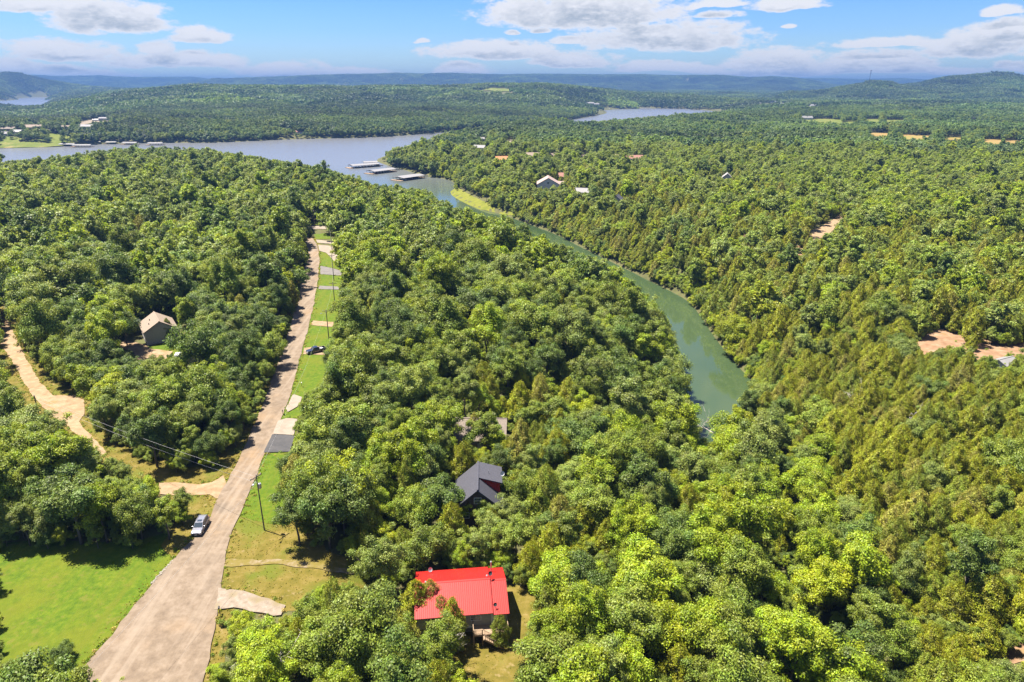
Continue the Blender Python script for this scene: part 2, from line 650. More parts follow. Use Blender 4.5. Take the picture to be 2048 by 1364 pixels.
def grid_mesh(name, X, Y, Z, mat):
    nr, na = X.shape
    me = bpy.data.meshes.new(name)
    co = np.stack([X, Y, Z], -1).reshape(-1, 3)
    i = np.arange(nr * na).reshape(nr, na)
    f = np.stack([i[:-1, :-1], i[:-1, 1:], i[1:, 1:], i[1:, :-1]], -1).reshape(-1, 4)[:, ::-1]
    me.vertices.add(len(co))
    me.vertices.foreach_set('co', co.astype(np.float32).ravel())
    me.loops.add(f.size)
    me.loops.foreach_set('vertex_index', f.astype(np.int32).ravel())
    me.polygons.add(len(f))
    me.polygons.foreach_set('loop_start', np.arange(0, f.size, 4, dtype=np.int32))
    me.polygons.foreach_set('use_smooth', np.ones(len(f), bool))
    me.update()
    me.validate()
    me.materials.append(mat)
    o = bpy.data.objects.new(name, me)
    COL.objects.link(o)
    return o


M_FLOOR = surface('forest_floor', [(0.25, (0.040, 0.050, 0.014)), (0.5, (0.075, 0.070, 0.028)), (0.75, (0.065, 0.090, 0.018))], 0.25, bump=0.5, bscale=1.2, bdist=0.3,
                  second=((0.12, 0.085, 0.045), 0.06, 0.6, 0.75, 0.6))
tag(grid_mesh('ground', GX, GY, GZ, M_FLOOR), kind='structure')

# water sheets
M_WATER = bpy.data.materials.new('lake_water')
M_WATER.use_nodes = True
_t = NT(M_WATER.node_tree)
_b = M_WATER.node_tree.nodes['Principled BSDF']
_pos = _t.n('ShaderNodeNewGeometry').outputs['Position']
_green = _t.ramp(_t.noise(_pos, 0.012, 3.0, 0.5), [(0.3, (0.030, 0.050, 0.020)), (0.7, (0.044, 0.066, 0.030))])
_sx = _t.n('ShaderNodeSeparateXYZ')
_t.put(_sx.inputs[0], _pos)
_t.put(_b.inputs['Base Color'], _t.mix(_t.smooth(_sx.outputs[1], 480.0, 900.0), _green, (0.105, 0.108, 0.112)))
_t.put(_b.inputs['Roughness'], _t.m('ADD', 0.05, _t.m('MULTIPLY', _t.smooth(_sx.outputs[1], 520.0, 800.0), 0.22)))      # the sheltered cove is green; the open lake's grey base colour paints in reflected sky
_b.inputs['Roughness'].default_value = 0.05
_b.inputs['IOR'].default_value = 1.333
_bn = _t.n('ShaderNodeBump')
_bn.inputs['Strength'].default_value = 0.06
_bn.inputs['Distance'].default_value = 0.12
_mp = _t.n('ShaderNodeMapping')
_mp.inputs['Scale'].default_value = (0.55, 1.0, 1.0)
_t.put(_mp.inputs['Vector'], _pos)
_t.put(_bn.inputs['Height'], _t.m('ADD', _t.noise(_mp.outputs[0], 1.1, 3.0, 0.6), _t.m('MULTIPLY', _t.noise(_pos, 0.09, 3.0, 0.5), 1.6)))
_t.put(_b.inputs['Normal'], _bn.outputs[0])
MATS['water'] = M_WATER


def flat_poly(name, P, z, mat):
    res = delaunay_2d_cdt([Vector(p) for p in P], [], [list(range(len(P)))], 1, 1e-4)
    me = bpy.data.meshes.new(name)
    me.from_pydata([(v.x, v.y, z) for v in res[0]], [], [tuple(f) for f in res[2]])
    me.materials.append(mat)
    me.update()
    if len(me.polygons) and me.polygons[0].normal.z < 0:
        me.flip_normals()
    o = bpy.data.objects.new(name, me)
    COL.objects.link(o)
    return o


def grow(P, d):
    """Push a polygon's outline outwards a little so that water runs under its banks."""
    c = []
    n = len(P)
    area = sum(P[i][0] * P[(i + 1) % n][1] - P[(i + 1) % n][0] * P[i][1] for i in range(n))
    s = 1 if area > 0 else -1
    for i in range(n):
        e = P[(i + 1) % n] - P[i - 1]
        nn = np.array([e[1], -e[0]]) / (np.hypot(*e) + 1e-9) * s
        c.append(P[i] + nn * d)
    return np.array(c)


tag(flat_poly('lake', grow(LAKES[0], 0.6), ZW, M_WATER), 'green cove opening into the grey blue lake arm between wooded shores', kind='structure')
tag(flat_poly('lake', grow(LAKES[1], 3.0), ZW, M_WATER), 'small pale patch of far lake beyond the wooded point', kind='structure')

# ------------------------------------------------------------------ clear views: what no tree stands in front of
CLEAR = np.zeros((690, 1040), np.float32)      # greatest distance at which a tree would hide the thing seen in that pixel


def mask(pts, dist=1e9, grow_px=0):
    P = np.array(pts, float) / 2.0
    x0, y0 = np.floor(P.min(0)).astype(int) - 1
    x1, y1 = np.ceil(P.max(0)).astype(int) + 2
    x0, y0, x1, y1 = max(x0, 0), max(y0, 0), min(x1, 1040), min(y1, 690)
    if x1 <= x0 or y1 <= y0:
        return
    X, Y = np.meshgrid(np.arange(x0, x1) + 0.5, np.arange(y0, y1) + 0.5)
    sd = poly_sd(X, Y, P)
    s = CLEAR[y0:y1, x0:x1]
    s[...] = np.where(sd < grow_px, np.maximum(s, dist), s)


def hidden(px, py, dist):
    ix = np.clip((px / 2).astype(int), 0, 1039)
    iy = np.clip((py / 2).astype(int), 0, 689)
    ok = (px >= 0) & (px < 2080) & (py >= 0) & (py < 1380)
    return ok & (CLEAR[iy, ix] > dist)


# open water as it shows between the tree tops
mask([(0, 324), (110, 318), (250, 299), (420, 303), (560, 325), (640, 338), (690, 352), (760, 372), (850, 384), (870, 398), (915, 420), (960, 432), (1000, 440), (1040, 452), (1062, 449),
      (1010, 430), (957, 420), (920, 402), (897, 386), (912, 374), (905, 360), (890, 357), (852, 354), (812, 345), (760, 330), (755, 322), (775, 305), (868, 278), (901, 267),
      (890, 264), (870, 266), (800, 272), (700, 276), (560, 279), (450, 285), (330, 287), (185, 290), (140, 293), (0, 297)])
mask([(1075, 462), (1110, 486), (1150, 500), (1180, 510), (1225, 545), (1275, 590), (1300, 622), (1335, 660), (1352, 700), (1378, 705), (1362, 760), (1385, 840), (1395, 880), (1420, 882), (1425, 835),
      (1450, 810), (1490, 775), (1510, 768), (1477, 736), (1449, 702), (1424, 669), (1399, 629), (1372, 597), (1312, 569), (1237, 531), (1162, 495), (1113, 470)])
mask([(1030, 440), (1062, 446), (1090, 452), (1115, 470), (1165, 494), (1240, 531), (1300, 562), (1290, 588), (1225, 556), (1180, 524), (1150, 514), (1100, 492), (1060, 472), (1030, 458)])
mask([(1380, 815), (1445, 800), (1432, 886), (1402, 892), (1384, 850)])
mask([(1124, 246), (1180, 232), (1200, 231), (1215, 227), (1203, 219), (1320, 217), (1420, 221), (1400, 227), (1340, 233), (1250, 241), (1180, 245)])
mask([(22, 204), (45, 196), (108, 195.5), (92, 205), (60, 208)])
mask([(108, 214), (155, 215), (140, 219), (115, 218)])

# ------------------------------------------------------------------ open ground: lawns, lanes, drives, clearings, fields


def densify(pts, step):
    out = []
    n = len(pts)
    for i in range(n):
        a, b = np.array(pts[i], float), np.array(pts[(i + 1) % n], float)
        k = max(1, int(np.hypot(*(b - a)) / step))
        for j in range(k):
            out.append(a + (b - a) * j / k)
    return np.array(out)


SHEETS = {}


def sheet(name, px_pts, mat, off, step=2.0, jit=0.25, label=None, clear=True, spacing=None, world=None):
    """Open ground seen in the photograph inside these pixels, laid on the terrain."""
    if world is not None:
        P = densify(world, step)
    else:
        if clear:
            mask(px_pts)
        x, y, z = ground(*densify(px_pts, 14).T)
        P = densify(np.stack([x, y], 1), step)
    P = P + np.stack([vnoise(P[:, 0], P[:, 1], step * 1.7, 31), vnoise(P[:, 0], P[:, 1], step * 1.7, 32)], 1) * 2.0 * jit
    P = P + np.stack([vnoise(P[:, 0], P[:, 1], step * 0.7, 33), vnoise(P[:, 0], P[:, 1], step * 0.7, 34)], 1) * 1.0 * jit
    SHEETS[label] = P
    off += 0.0012 * len(SHEETS) + (0.06 if name in ('road', 'dirt_road', 'driveway', 'path') else 0.0)
    if name in ('lawn', 'verge') and world is None and np.hypot(P[:, 0].mean(), P[:, 1].mean()) < 260:
        P = grow(P, 2.6)          # the grass runs on a little under the trees
    sp = spacing or step * 1.5
    gx, gy = np.meshgrid(np.arange(P[:, 0].min(), P[:, 0].max(), sp), np.arange(P[:, 1].min(), P[:, 1].max(), sp))
    gx, gy = gx.ravel(), gy.ravel()
    k = poly_sd(gx, gy, P) < -sp * 0.45
    n = len(P)
    pts = [Vector(p) for p in P] + [Vector((a, b)) for a, b in zip(gx[k], gy[k])]
    res = delaunay_2d_cdt(pts, [], [list(range(n))], 1, 1e-4)
    vx = np.array([v.x for v in res[0]])
    vy = np.array([v.y for v in res[0]])
    vz = height(vx, vy) + off
    me = bpy.data.meshes.new(name)
    me.from_pydata(list(zip(vx.tolist(), vy.tolist(), vz.tolist())), [], [tuple(f) for f in res[2]])
    me.update()
    bm = bmesh.new()
    bm.from_mesh(me)
    for f in bm.faces:
        if f.normal.z < 0:
            f.normal_flip()
        f.smooth = True
    bm.to_mesh(me)
    bm.free()
    me.materials.append(mat)
    o = bpy.data.objects.new(name, me)
    COL.objects.link(o)
    return tag(o, label, kind='structure')


M_ROAD = surface('chip_seal_road', [(0.28, (0.100, 0.074, 0.051)), (0.5, (0.138, 0.104, 0.073)), (0.75, (0.185, 0.145, 0.108))], 0.8, 10.0, bump=0.6, bscale=4.0, bdist=0.06,
                 second=((0.19, 0.125, 0.068), 0.05, 0.48, 0.7, 0.75), third=((0.10, 0.078, 0.058), 0.16, 0.54, 0.72, 0.75), streak=(R(23), (0.20, 0.16, 0.12), 0.8, 0.6))
M_GRAVEL = surface('pale_gravel', [(0.3, (0.135, 0.105, 0.075)), (0.55, (0.19, 0.155, 0.12)), (0.75, (0.25, 0.215, 0.18))], 1.2, 8.0, bump=0.5, bscale=5.0, bdist=0.06,
                   second=((0.13, 0.10, 0.04), 0.3, 0.48, 0.66, 0.7))
M_DIRT = surface('dirt_lane', [(0.3, (0.16, 0.105, 0.058)), (0.5, (0.205, 0.142, 0.084)), (0.75, (0.26, 0.195, 0.125))], 0.7, 8.0, bump=0.4, bscale=4.0, bdist=0.06,
                 second=((0.14, 0.11, 0.035), 0.25, 0.54, 0.7, 0.6))
M_LAWN = surface('green_lawn', [(0.3, (0.034, 0.066, 0.002)), (0.5, (0.054, 0.090, 0.003)), (0.7, (0.086, 0.114, 0.006))], 1.1, 10.0, bump=0.8, bscale=3.5, bdist=0.15,
                 second=((0.094, 0.098, 0.006), 0.085, 0.45, 0.68, 0.6), third=((0.105, 0.095, 0.018), 0.75, 0.56, 0.7, 0.55), streak=(R(-76), (0.080, 0.092, 0.006), 0.7, 0.6))
M_DRY = surface('dry_grass', [(0.28, (0.066, 0.060, 0.007)), (0.5, (0.105, 0.083, 0.014)), (0.75, (0.155, 0.115, 0.034))], 0.6, 10.0, bump=0.8, bscale=4.0, bdist=0.12,
                second=((0.07, 0.088, 0.007), 0.14, 0.5, 0.66, 0.8), third=((0.20, 0.145, 0.07), 0.7, 0.6, 0.72, 0.6))
M_CONC = surface('concrete_drive', [(0.3, (0.165, 0.135, 0.105)), (0.7, (0.22, 0.185, 0.15))], 0.6, 5.0, bump=0.1)
M_TAR = surface('dark_asphalt', [(0.3, (0.042, 0.042, 0.044)), (0.7, (0.065, 0.062, 0.062))], 0.7, 6.0, bump=0.2)
M_GREYTAR = surface('grey_asphalt', [(0.3, (0.10, 0.092, 0.088)), (0.7, (0.14, 0.128, 0.12))], 0.7, 6.0, bump=0.2)
M_TRACK = surface('stony_track', [(0.35, (0.10, 0.08, 0.016)), (0.5, (0.145, 0.11, 0.05)), (0.7, (0.20, 0.165, 0.12))], 0.9, 8.0, bump=0.5, bscale=4.0, bdist=0.06, second=((0.12, 0.095, 0.02), 0.35, 0.46, 0.6, 0.85))
M_REDDIRT = surface('red_dirt', [(0.3, (0.145, 0.080, 0.043)), (0.55, (0.195, 0.122, 0.072)), (0.75, (0.25, 0.185, 0.125))], 0.4, 7.0, bump=0.6, bscale=2.5, bdist=0.12,
                    second=((0.16, 0.12, 0.04), 0.25, 0.55, 0.7, 0.6))
M_FIELD = surface('hay_field', [(0.3, (0.16, 0.105, 0.028)), (0.7, (0.22, 0.15, 0.055))], 0.03, 5.0, bump=0.2, second=((0.15, 0.15, 0.03), 0.012, 0.5, 0.65, 0.7))
M_MEADOW = surface('far_meadow', [(0.3, (0.068, 0.092, 0.009)), (0.7, (0.11, 0.122, 0.02))], 0.04, 5.0, bump=0.2, second=((0.21, 0.165, 0.06), 0.03, 0.52, 0.65, 0.7))
M_REED = surface('shore_grass', [(0.3, (0.085, 0.10, 0.008)), (0.7, (0.14, 0.138, 0.018))], 0.2, 6.0, bump=0.6, bscale=1.5)

ROAD_L = [(135, 1400), (150, 1358), (205, 1296), (262, 1222), (300, 1176), (345, 1122), (385, 1080), (412, 1050), (428, 1020), (440, 990), (455, 962), (480, 915), (497, 880), (518, 828), (535, 785), (553, 735),
          (572, 680), (588, 628), (600, 578), (612, 530), (617, 500), (612, 486), (604, 478)]
ROAD_R = [(402, 1400), (412, 1350), (424, 1290), (438, 1212), (442, 1170), (452, 1112), (466, 1062), (488, 1015), (512, 955), (536, 895), (558, 850), (578, 800), (592, 750), (603, 705), (617, 655), (628, 610),
          (636, 560), (639, 520), (637, 500), (631, 484), (622, 474)]
ROAD_PX = ROAD_L + ROAD_R[::-1]
tag(sheet('lawn', [(-60, 1112), (0, 1106), (60, 1098), (180, 1104), (270, 1102), (322, 1084), (352, 1082), (372, 1060), (400, 1080), (345, 1130), (265, 1225), (205, 1300), (130, 1390), (60, 1352), (0, 1345), (-60, 1345)],
          M_LAWN, 0.05, 1.2, 0.2, 'mown green lawn beside the widening road'))
_x, _y, _z = ground(*np.array(ROAD_PX, float).T)
sheet('verge', None, M_DRY, 0.03, 1.6, 0.5, 'weedy shoulder along both edges of the road', world=grow(np.stack([_x, _y], 1), 2.2))
_L = [(-40, 575), (-6, 612), (14, 640), (34, 680), (58, 728), (84, 770), (108, 792), (150, 792), (168, 800), (170, 830), (156, 845), (186, 878), (215, 905), (200, 915), (165, 880), (132, 850), (98, 830), (70, 800), (44, 758), (24, 722), (2, 690), (-40, 640)]
_x, _y, _z = ground(*np.array(_L, float).T)
sheet('verge', None, M_DRY, 0.035, 1.6, 0.5, 'dry grass shoulder along the dirt lane', world=grow(np.stack([_x, _y], 1), 1.8))
_L = [(640, 498), (668, 493), (678, 530), (692, 546), (690, 560), (680, 580), (676, 620), (668, 645), (662, 682), (652, 711), (652, 735), (645, 762), (620, 782), (604, 796), (598, 838), (590, 873), (580, 905), (556, 925), (545, 948), (500, 1000), (560, 850), (600, 720), (626, 600)]
_x, _y, _z = ground(*np.array(_L, float).T)
sheet('verge', None, M_LAWN, 0.04, 1.6, 0.3, 'grass underlying the row of roadside drives', world=np.stack([_x, _y], 1))
sheet('road', ROAD_PX, M_ROAD, 0.16, 1.3, 0.22, 'tan chip seal road running straight away between the trees')
sheet('dirt_road', [(-40, 575), (-6, 612), (14, 640), (34, 680), (58, 728), (84, 770), (108, 792), (150, 792), (168, 800), (170, 830), (156, 845), (186, 878), (215, 905), (200, 915), (165, 880), (132, 850), (98, 830), (70, 800), (44, 758),
                    (24, 722), (2, 690), (-40, 640)], M_DIRT, 0.11, 1.3, 0.25, 'sandy dirt lane curving through the trees')
mask([(-4, 600), (14, 640), (34, 680), (58, 728), (84, 770), (108, 792), (150, 792), (168, 800), (170, 830), (156, 845), (186, 878), (165, 880), (132, 850), (98, 830), (70, 800), (44, 758), (24, 722), (2, 690)], grow_px=4)
sheet('verge', [(-40, 640), (2, 690), (24, 722), (44, 758), (70, 800), (90, 826), (62, 822), (40, 800), (14, 760), (-40, 700)], M_DRY, 0.06, 1.2, 0.2, 'brown grass strip on the outer side of the dirt lane')
sheet('driveway', [(318, 968), (350, 966), (400, 970), (425, 966), (446, 952), (455, 975), (444, 1000), (432, 998), (420, 990), (390, 992), (350, 992), (318, 990)], M_DIRT, 0.125, 1.0, 0.15, 'tan dirt lane mouth joining the road')
sheet('verge', [(330, 945), (380, 948), (428, 938), (462, 912), (480, 888), (494, 880), (480, 915), (455, 958), (440, 966), (420, 970), (380, 970), (335, 970)], M_DRY, 0.06, 1.2, 0.2, 'grassy corner between dirt lane and road')
sheet('verge', [(150, 835), (172, 845), (205, 880), (262, 905), (330, 945), (335, 968), (290, 950), (230, 915), (200, 915), (175, 875)], M_DRY, 0.055, 1.2, 0.2, 'strip of rough grass along the dirt lane')
sheet('verge', [(352, 995), (400, 993), (430, 998), (432, 1015), (415, 1045), (395, 1078), (372, 1100), (355, 1085), (385, 1040), (372, 1010)], M_DRY, 0.065, 1.0, 0.2, 'weedy strip beside the parked silver car')
sheet('verge', [(62, 730), (84, 738), (96, 752), (128, 790), (108, 794), (84, 770)], M_DRY, 0.06, 1.2, 0.2, 'grass patch along the dirt lane bend')
sheet('lawn', [(466, 1062), (488, 1016), (530, 1030), (580, 1036), (596, 1056), (602, 1082), (622, 1112), (652, 1128), (708, 1142), (690, 1168), (640, 1166), (596, 1198), (560, 1198), (500, 1186), (444, 1172), (452, 1112)],
      M_DRY, 0.05, 1.2, 0.2, 'dry yellow grass plot below the utility pole')
sheet('lawn', [(513, 958), (548, 962), (556, 985), (575, 1020), (570, 1036), (488, 1016)], M_LAWN, 0.07, 1.0, 0.15, 'green grass at the foot of the near utility pole')
sheet('path', [(452, 1116), (520, 1121), (600, 1123), (650, 1130), (708, 1142), (700, 1150), (640, 1140), (560, 1132), (500, 1131), (449, 1132)], M_TRACK, 0.10, 1.0, 0.45, 'worn stony track across the dry grass plot')
sheet('driveway', [(436, 1176), (470, 1180), (520, 1195), (575, 1212), (562, 1236), (520, 1228), (470, 1215), (430, 1222)], M_GRAVEL, 0.19, 1.0, 0.4, 'pale gravel drive leading off the road bend')
sheet('lawn', [(1004, 1190), (1046, 1192), (1056, 1262), (1048, 1310), (1030, 1390), (940, 1390), (942, 1352), (925, 1318), (926, 1275), (960, 1268)], M_DRY, 0.05, 1.2, 0.2, 'dry grass yard behind the red roofed house')
# verge lawns and drives along the far stretch of road, near to far
sheet('lawn', [(590, 812), (568, 828), (566, 832), (578, 838), (594, 838), (598, 808)], M_LAWN, 0.07, 1.0, 0.1, 'small rounded lawn between two concrete drives')
sheet('driveway', [(556, 843), (575, 838), (596, 840), (588, 872), (546, 870)], M_CONC, 0.2, 1.0, 0.08, 'pale concrete drive beside the dark asphalt apron')
sheet('driveway', [(544, 871), (590, 873), (580, 905), (528, 907)], M_TAR, 0.21, 1.0, 0.08, 'dark asphalt drive apron at the road edge')
sheet('lawn', [(528, 906), (566, 908), (560, 925), (552, 960), (511, 958), (516, 950)], M_LAWN, 0.07, 1.0, 0.1, 'short grass strip below the dark asphalt apron')
sheet('driveway', [(586, 790), (604, 796), (600, 812), (576, 826), (572, 818)], M_CONC, 0.2, 1.0, 0.08, 'concrete drive mouth beside the small rounded lawn')
sheet('lawn', [(606, 708), (648, 712), (652, 735), (645, 762), (620, 782), (600, 792), (588, 790), (594, 752)], M_LAWN, 0.06, 1.2, 0.15, 'bright lawn below the black pickup')
sheet('driveway', [(608, 697), (650, 692), (652, 711), (606, 709)], M_DIRT, 0.1, 1.0, 0.15, 'bare parking strip under the black pickup')
sheet('lawn', [(622, 650), (664, 655), (662, 682), (650, 692), (608, 697), (616, 664)], M_LAWN, 0.06, 1.2, 0.15, 'lawn with a utility pole above the black pickup')
sheet('driveway', [(625, 642), (668, 645), (664, 655), (622, 651)], M_DIRT, 0.1, 1.2, 0.15, 'thin dirt drive between two roadside lawns')
sheet('lawn', [(638, 578), (680, 580), (676, 620), (670, 644), (626, 641), (632, 608)], M_LAWN, 0.06, 1.4, 0.15, 'long roadside lawn past the second pole')
sheet('driveway', [(638, 572), (676, 574), (680, 580), (637, 579)], M_GREYTAR, 0.1, 1.4, 0.15, 'thin grey drive across the roadside grass')
sheet('lawn', [(640, 549), (684, 550), (690, 560), (676, 574), (638, 572)], M_LAWN, 0.06, 1.5, 0.15, 'lawn beyond the thin grey drive')
sheet('driveway', [(641, 532), (665, 537), (692, 546), (684, 552), (641, 549)], M_GREYTAR, 0.1, 1.5, 0.15, 'grey asphalt drive far along the road')
sheet('lawn', [(639, 503), (652, 506), (664, 518), (674, 530), (676, 540), (641, 532)], M_LAWN, 0.06, 1.5, 0.15, 'curved lawn inside the pale drive loop')
sheet('driveway', [(636, 490), (668, 493), (676, 515), (674, 530), (664, 518), (652, 506), (639, 502)], M_CONC, 0.11, 1.5, 0.1, 'pale curved drive far along the road')
sheet('driveway', [(632, 480), (672, 484), (670, 489), (634, 486)], M_CONC, 0.11, 2.0, 0.1, 'thin pale drive near the road bend')
sheet('lawn', [(628, 469), (656, 466), (664, 478), (632, 479)], M_LAWN, 0.06, 2.0, 0.15, 'small lawn where the road bends away')
sheet('driveway', [(614, 451), (650, 452), (652, 459), (618, 458)], M_CONC, 0.11, 2.0, 0.1, 'pale cross street beyond the road bend')
sheet('lawn', [(612, 443), (648, 445), (648, 451), (612, 450)], M_LAWN, 0.06, 2.0, 0.15, 'distant strip of lawn past the cross street')
# yard of the grey house
sheet('driveway', [(222, 690), (252, 682), (290, 690), (300, 698), (345, 704), (330, 722), (300, 716), (272, 722), (268, 706)], M_DIRT, 0.09, 1.2, 0.2, 'bare tan yard in front of the grey house')
sheet('lawn', [(300, 698), (352, 690), (375, 690), (362, 704), (345, 704)], M_LAWN, 0.07, 1.2, 0.15, 'strip of lawn below the grey house wall')
# clearings on the far bank
sheet('clearing', [(1782, 672), (1806, 690), (1840, 708), (1880, 704), (1935, 710), (1960, 722), (2010, 730), (2060, 734), (2060, 684), (2020, 686), (1960, 680), (1936, 664), (1880, 658), (1856, 660), (1846, 676), (1800, 676)],
      M_REDDIRT, 0.08, 1.6, 0.8, 'reddish bare clearing in the cedar wood', clear=False)
for _m in ([(1852, 662), (1884, 660), (1906, 667), (1902, 688), (1872, 698), (1846, 704), (1836, 690)], [(1904, 667), (1940, 670), (1934, 694), (1904, 692)], [(1946, 688), (1990, 690), (2010, 702), (1980, 720), (1950, 710)], [(2014, 690), (2060, 690), (2060, 704), (2020, 702)], [(1786, 678), (1806, 684), (1812, 694), (1800, 690)]):
    mask(_m)
sheet('clearing', [(1590, 494), (1600, 490), (1612, 505), (1604, 512), (1594, 510)], M_REDDIRT, 0.08, 1.6, 0.3, 'small tan soil gap in the woods')
sheet('clearing', [(1615, 462), (1640, 455), (1665, 440), (1680, 428), (1690, 432), (1672, 456), (1650, 474), (1622, 482)], M_DIRT, 0.1, 2.0, 0.4, 'pale stony slope among the trees')
sheet('path', [(1712, 473), (1740, 475), (1752, 484), (1720, 479)], M_GRAVEL, 0.1, 2.0, 0.3, 'short pale lane showing between tree crowns')
sheet('clearing', [(1985, 1318), (2010, 1300), (2060, 1270), (2060, 1322), (2020, 1330)], M_REDDIRT, 0.08, 1.0, 0.25, 'reddish soil gap at the wood corner')
sheet('clearing', [(1930, 1346), (1950, 1335), (1962, 1352), (1945, 1372)], M_REDDIRT, 0.08, 1.0, 0.2, 'tiny reddish soil gap under the cedars')
# far bank grass spit, fields and the far shore lawn
sheet('shore_grass', [(896, 387), (904, 379), (918, 378), (948, 394), (985, 410), (1018, 420), (1030, 430), (1008, 429), (957, 419), (920, 402)], M_REED, 0.1, 3.0, 0.4, 'yellow green grassy spit reaching into the cove')
sheet('field', [(1728, 266), (1770, 267), (1830, 271), (1900, 275), (1960, 279), (2070, 283), (2070, 293), (2000, 291), (1940, 286), (1880, 283), (1800, 280), (1742, 276)], M_FIELD, 0.7, 8.0, 1.0, 'golden hay field crossed by lone trees', clear=False)
for _m in ([(1728, 266), (1775, 267), (1776, 276), (1742, 275)], [(1800, 270), (1864, 273), (1860, 281), (1810, 279)], [(1885, 275), (1928, 277), (1926, 285), (1890, 283)], [(1962, 279), (2004, 281), (2002, 290), (1968, 288)], [(2010, 281), (2048, 283), (2048, 291), (2012, 290)]):
    mask(_m)
sheet('field', [(1595, 241), (1640, 238), (1700, 240), (1740, 239), (1810, 240), (1808, 246), (1740, 247), (1690, 250), (1640, 247)], M_MEADOW, 0.8, 9.0, 1.0, 'yellow meadow behind the first hedgerow', clear=False)
for _m in ([(1596, 240), (1660, 238), (1690, 242), (1650, 248)], [(1664, 247), (1700, 244), (1716, 247), (1690, 251)], [(1730, 238), (1760, 239), (1758, 246), (1734, 246)], [(1768, 240), (1810, 240), (1808, 247), (1772, 246)]):
    mask(_m)
sheet('field', [(965, 178), (985, 176.5), (1025, 180), (1020, 184), (985, 183)], M_MEADOW, 2.0, 30.0, 4.0, 'pale meadow on the far wooded ridge')
sheet('lawn', [(-60, 273), (20, 274), (60, 279), (92, 276), (96, 264), (120, 262), (142, 264), (148, 280), (132, 291), (90, 295), (-60, 297)], M_MEADOW, 0.5, 8.0, 1.0, 'green shore lawn across the lake', clear=False)
for _m in ([(-10, 280), (30, 281), (90, 286), (130, 287), (90, 295), (-10, 296)], [(98, 268), (116, 266), (120, 278), (100, 282)], [(128, 266), (142, 266), (146, 278), (132, 280)]):
    mask(_m)
sheet('path', [(158, 245), (180, 240), (225, 240), (222, 243), (186, 246), (164, 250)], M_GRAVEL, 0.7, 8.0, 1.0, 'pale lot beside the far shore roofs')
sheet('road', [(1155, 310), (1240, 308.5), (1240, 311), (1155, 313.5)], M_GRAVEL, 0.4, 5.0, 0.5, 'far lane seen level between the trees')
sheet('clearing', [(1008, 282), (1030, 278), (1034, 284), (1012, 287)], M_GRAVEL, 0.3, 4.0, 0.5, 'pale parking place among the shore trees')

# ------------------------------------------------------------------ building materials
M_WHITE = pbr('white_siding', (0.36, 0.36, 0.345), 0.6, var=0.08, scale=1.0)
M_TRIM = pbr('white_trim', (0.42, 0.42, 0.41), 0.5)
M_PANE = pbr('window_glass', (0.03, 0.04, 0.05), 0.08, spec=0.6)
M_REDMETAL = pbr('red_metal_roof', (0.29, 0.010, 0.006), 0.5, spec=0.3, var=0.22, scale=0.45, bump=0.1, bscale=1.2)
M_SLATE = pbr('slate_shingles', (0.045, 0.045, 0.056), 0.85, var=0.3, scale=5.0, bump=0.5, bscale=14.0)
M_BROWNROOF = pbr('brown_shingles', (0.15, 0.122, 0.10), 0.9, var=0.25, scale=4.0, bump=0.5, bscale=12.0)
M_TANROOF = pbr('tan_shingles', (0.19, 0.148, 0.115), 0.9, var=0.22, scale=4.0, bump=0.5, bscale=12.0)
M_GREYROOF = pbr('grey_shingles', (0.20, 0.192, 0.192), 0.9, var=0.2, scale=2.0)
M_ROSEROOF = pbr('rose_shingles', (0.22, 0.112, 0.085), 0.9, var=0.2, scale=2.0)
M_ORANGEROOF = pbr('orange_tiles', (0.33, 0.145, 0.06), 0.85, var=0.2, scale=2.0)
M_PALEROOF = pbr('pale_metal_roof', (0.185, 0.178, 0.172), 0.5, var=0.08, scale=0.4)
M_GREYWALL = pbr('grey_siding', (0.23, 0.22, 0.20), 0.85, var=0.10, scale=3.0)
M_TANWALL = pbr('tan_siding', (0.24, 0.195, 0.145), 0.85, var=0.10, scale=2.0)
M_STONE = pbr('foundation_stone', (0.22, 0.21, 0.22), 0.9, var=0.35, scale=3.0)
M_REDWALL = pbr('barn_red_siding', (0.28, 0.022, 0.014), 0.8, var=0.2, scale=2.0)
M_BLUEWALL = pbr('pale_blue_siding', (0.33, 0.40, 0.48), 0.7)
M_DKWALL = pbr('dark_log_siding', (0.055, 0.038, 0.03), 0.8, var=0.3, scale=2.0)
M_WOOD = pbr('weathered_wood', (0.22, 0.155, 0.10), 0.85, var=0.25, scale=6.0)
M_POLE = pbr('pole_wood', (0.105, 0.085, 0.07), 0.9, var=0.25, scale=5.0)
M_STEEL = pbr('galvanised_steel', (0.45, 0.45, 0.46), 0.4, metal=0.7)
M_DARKMETAL = pbr('dark_metal', (0.05, 0.05, 0.055), 0.5, metal=0.4)
M_WIRE = pbr('wire', (0.30, 0.29, 0.28), 0.5)
M_SILVER = pbr('silver_paint', (0.20, 0.20, 0.225), 0.28, metal=0.35, spec=0.6, coat=0.6)
M_BLACKP = pbr('black_paint', (0.018, 0.019, 0.024), 0.25, spec=0.6, coat=0.6)
M_TYRE = pbr('tyre_rubber', (0.022, 0.022, 0.022), 0.85)
M_PLASTIC = pbr('black_plastic', (0.03, 0.03, 0.03), 0.6)
M_LAMP = pbr('lamp_glass', (0.7, 0.7, 0.72), 0.12, spec=0.6)
M_REDLAMP = pbr('red_lamp', (0.35, 0.015, 0.012), 0.2, spec=0.6)
EXCL = []                          # (x, y, radius): building plots no tree grows in
M_ROCK = pbr('pale_limestone', (0.17, 0.15, 0.125), 0.9, var=0.25, scale=3.0)


def rect_mask(px0, py0, px1, py1, dist):
    mask([(px0, py0), (px1, py0), (px1, py1), (px0, py1)], dist)


def at(px, py, z):
    x, y = unproj(px, py, z)
    return Vector((float(x), float(y), float(z)))


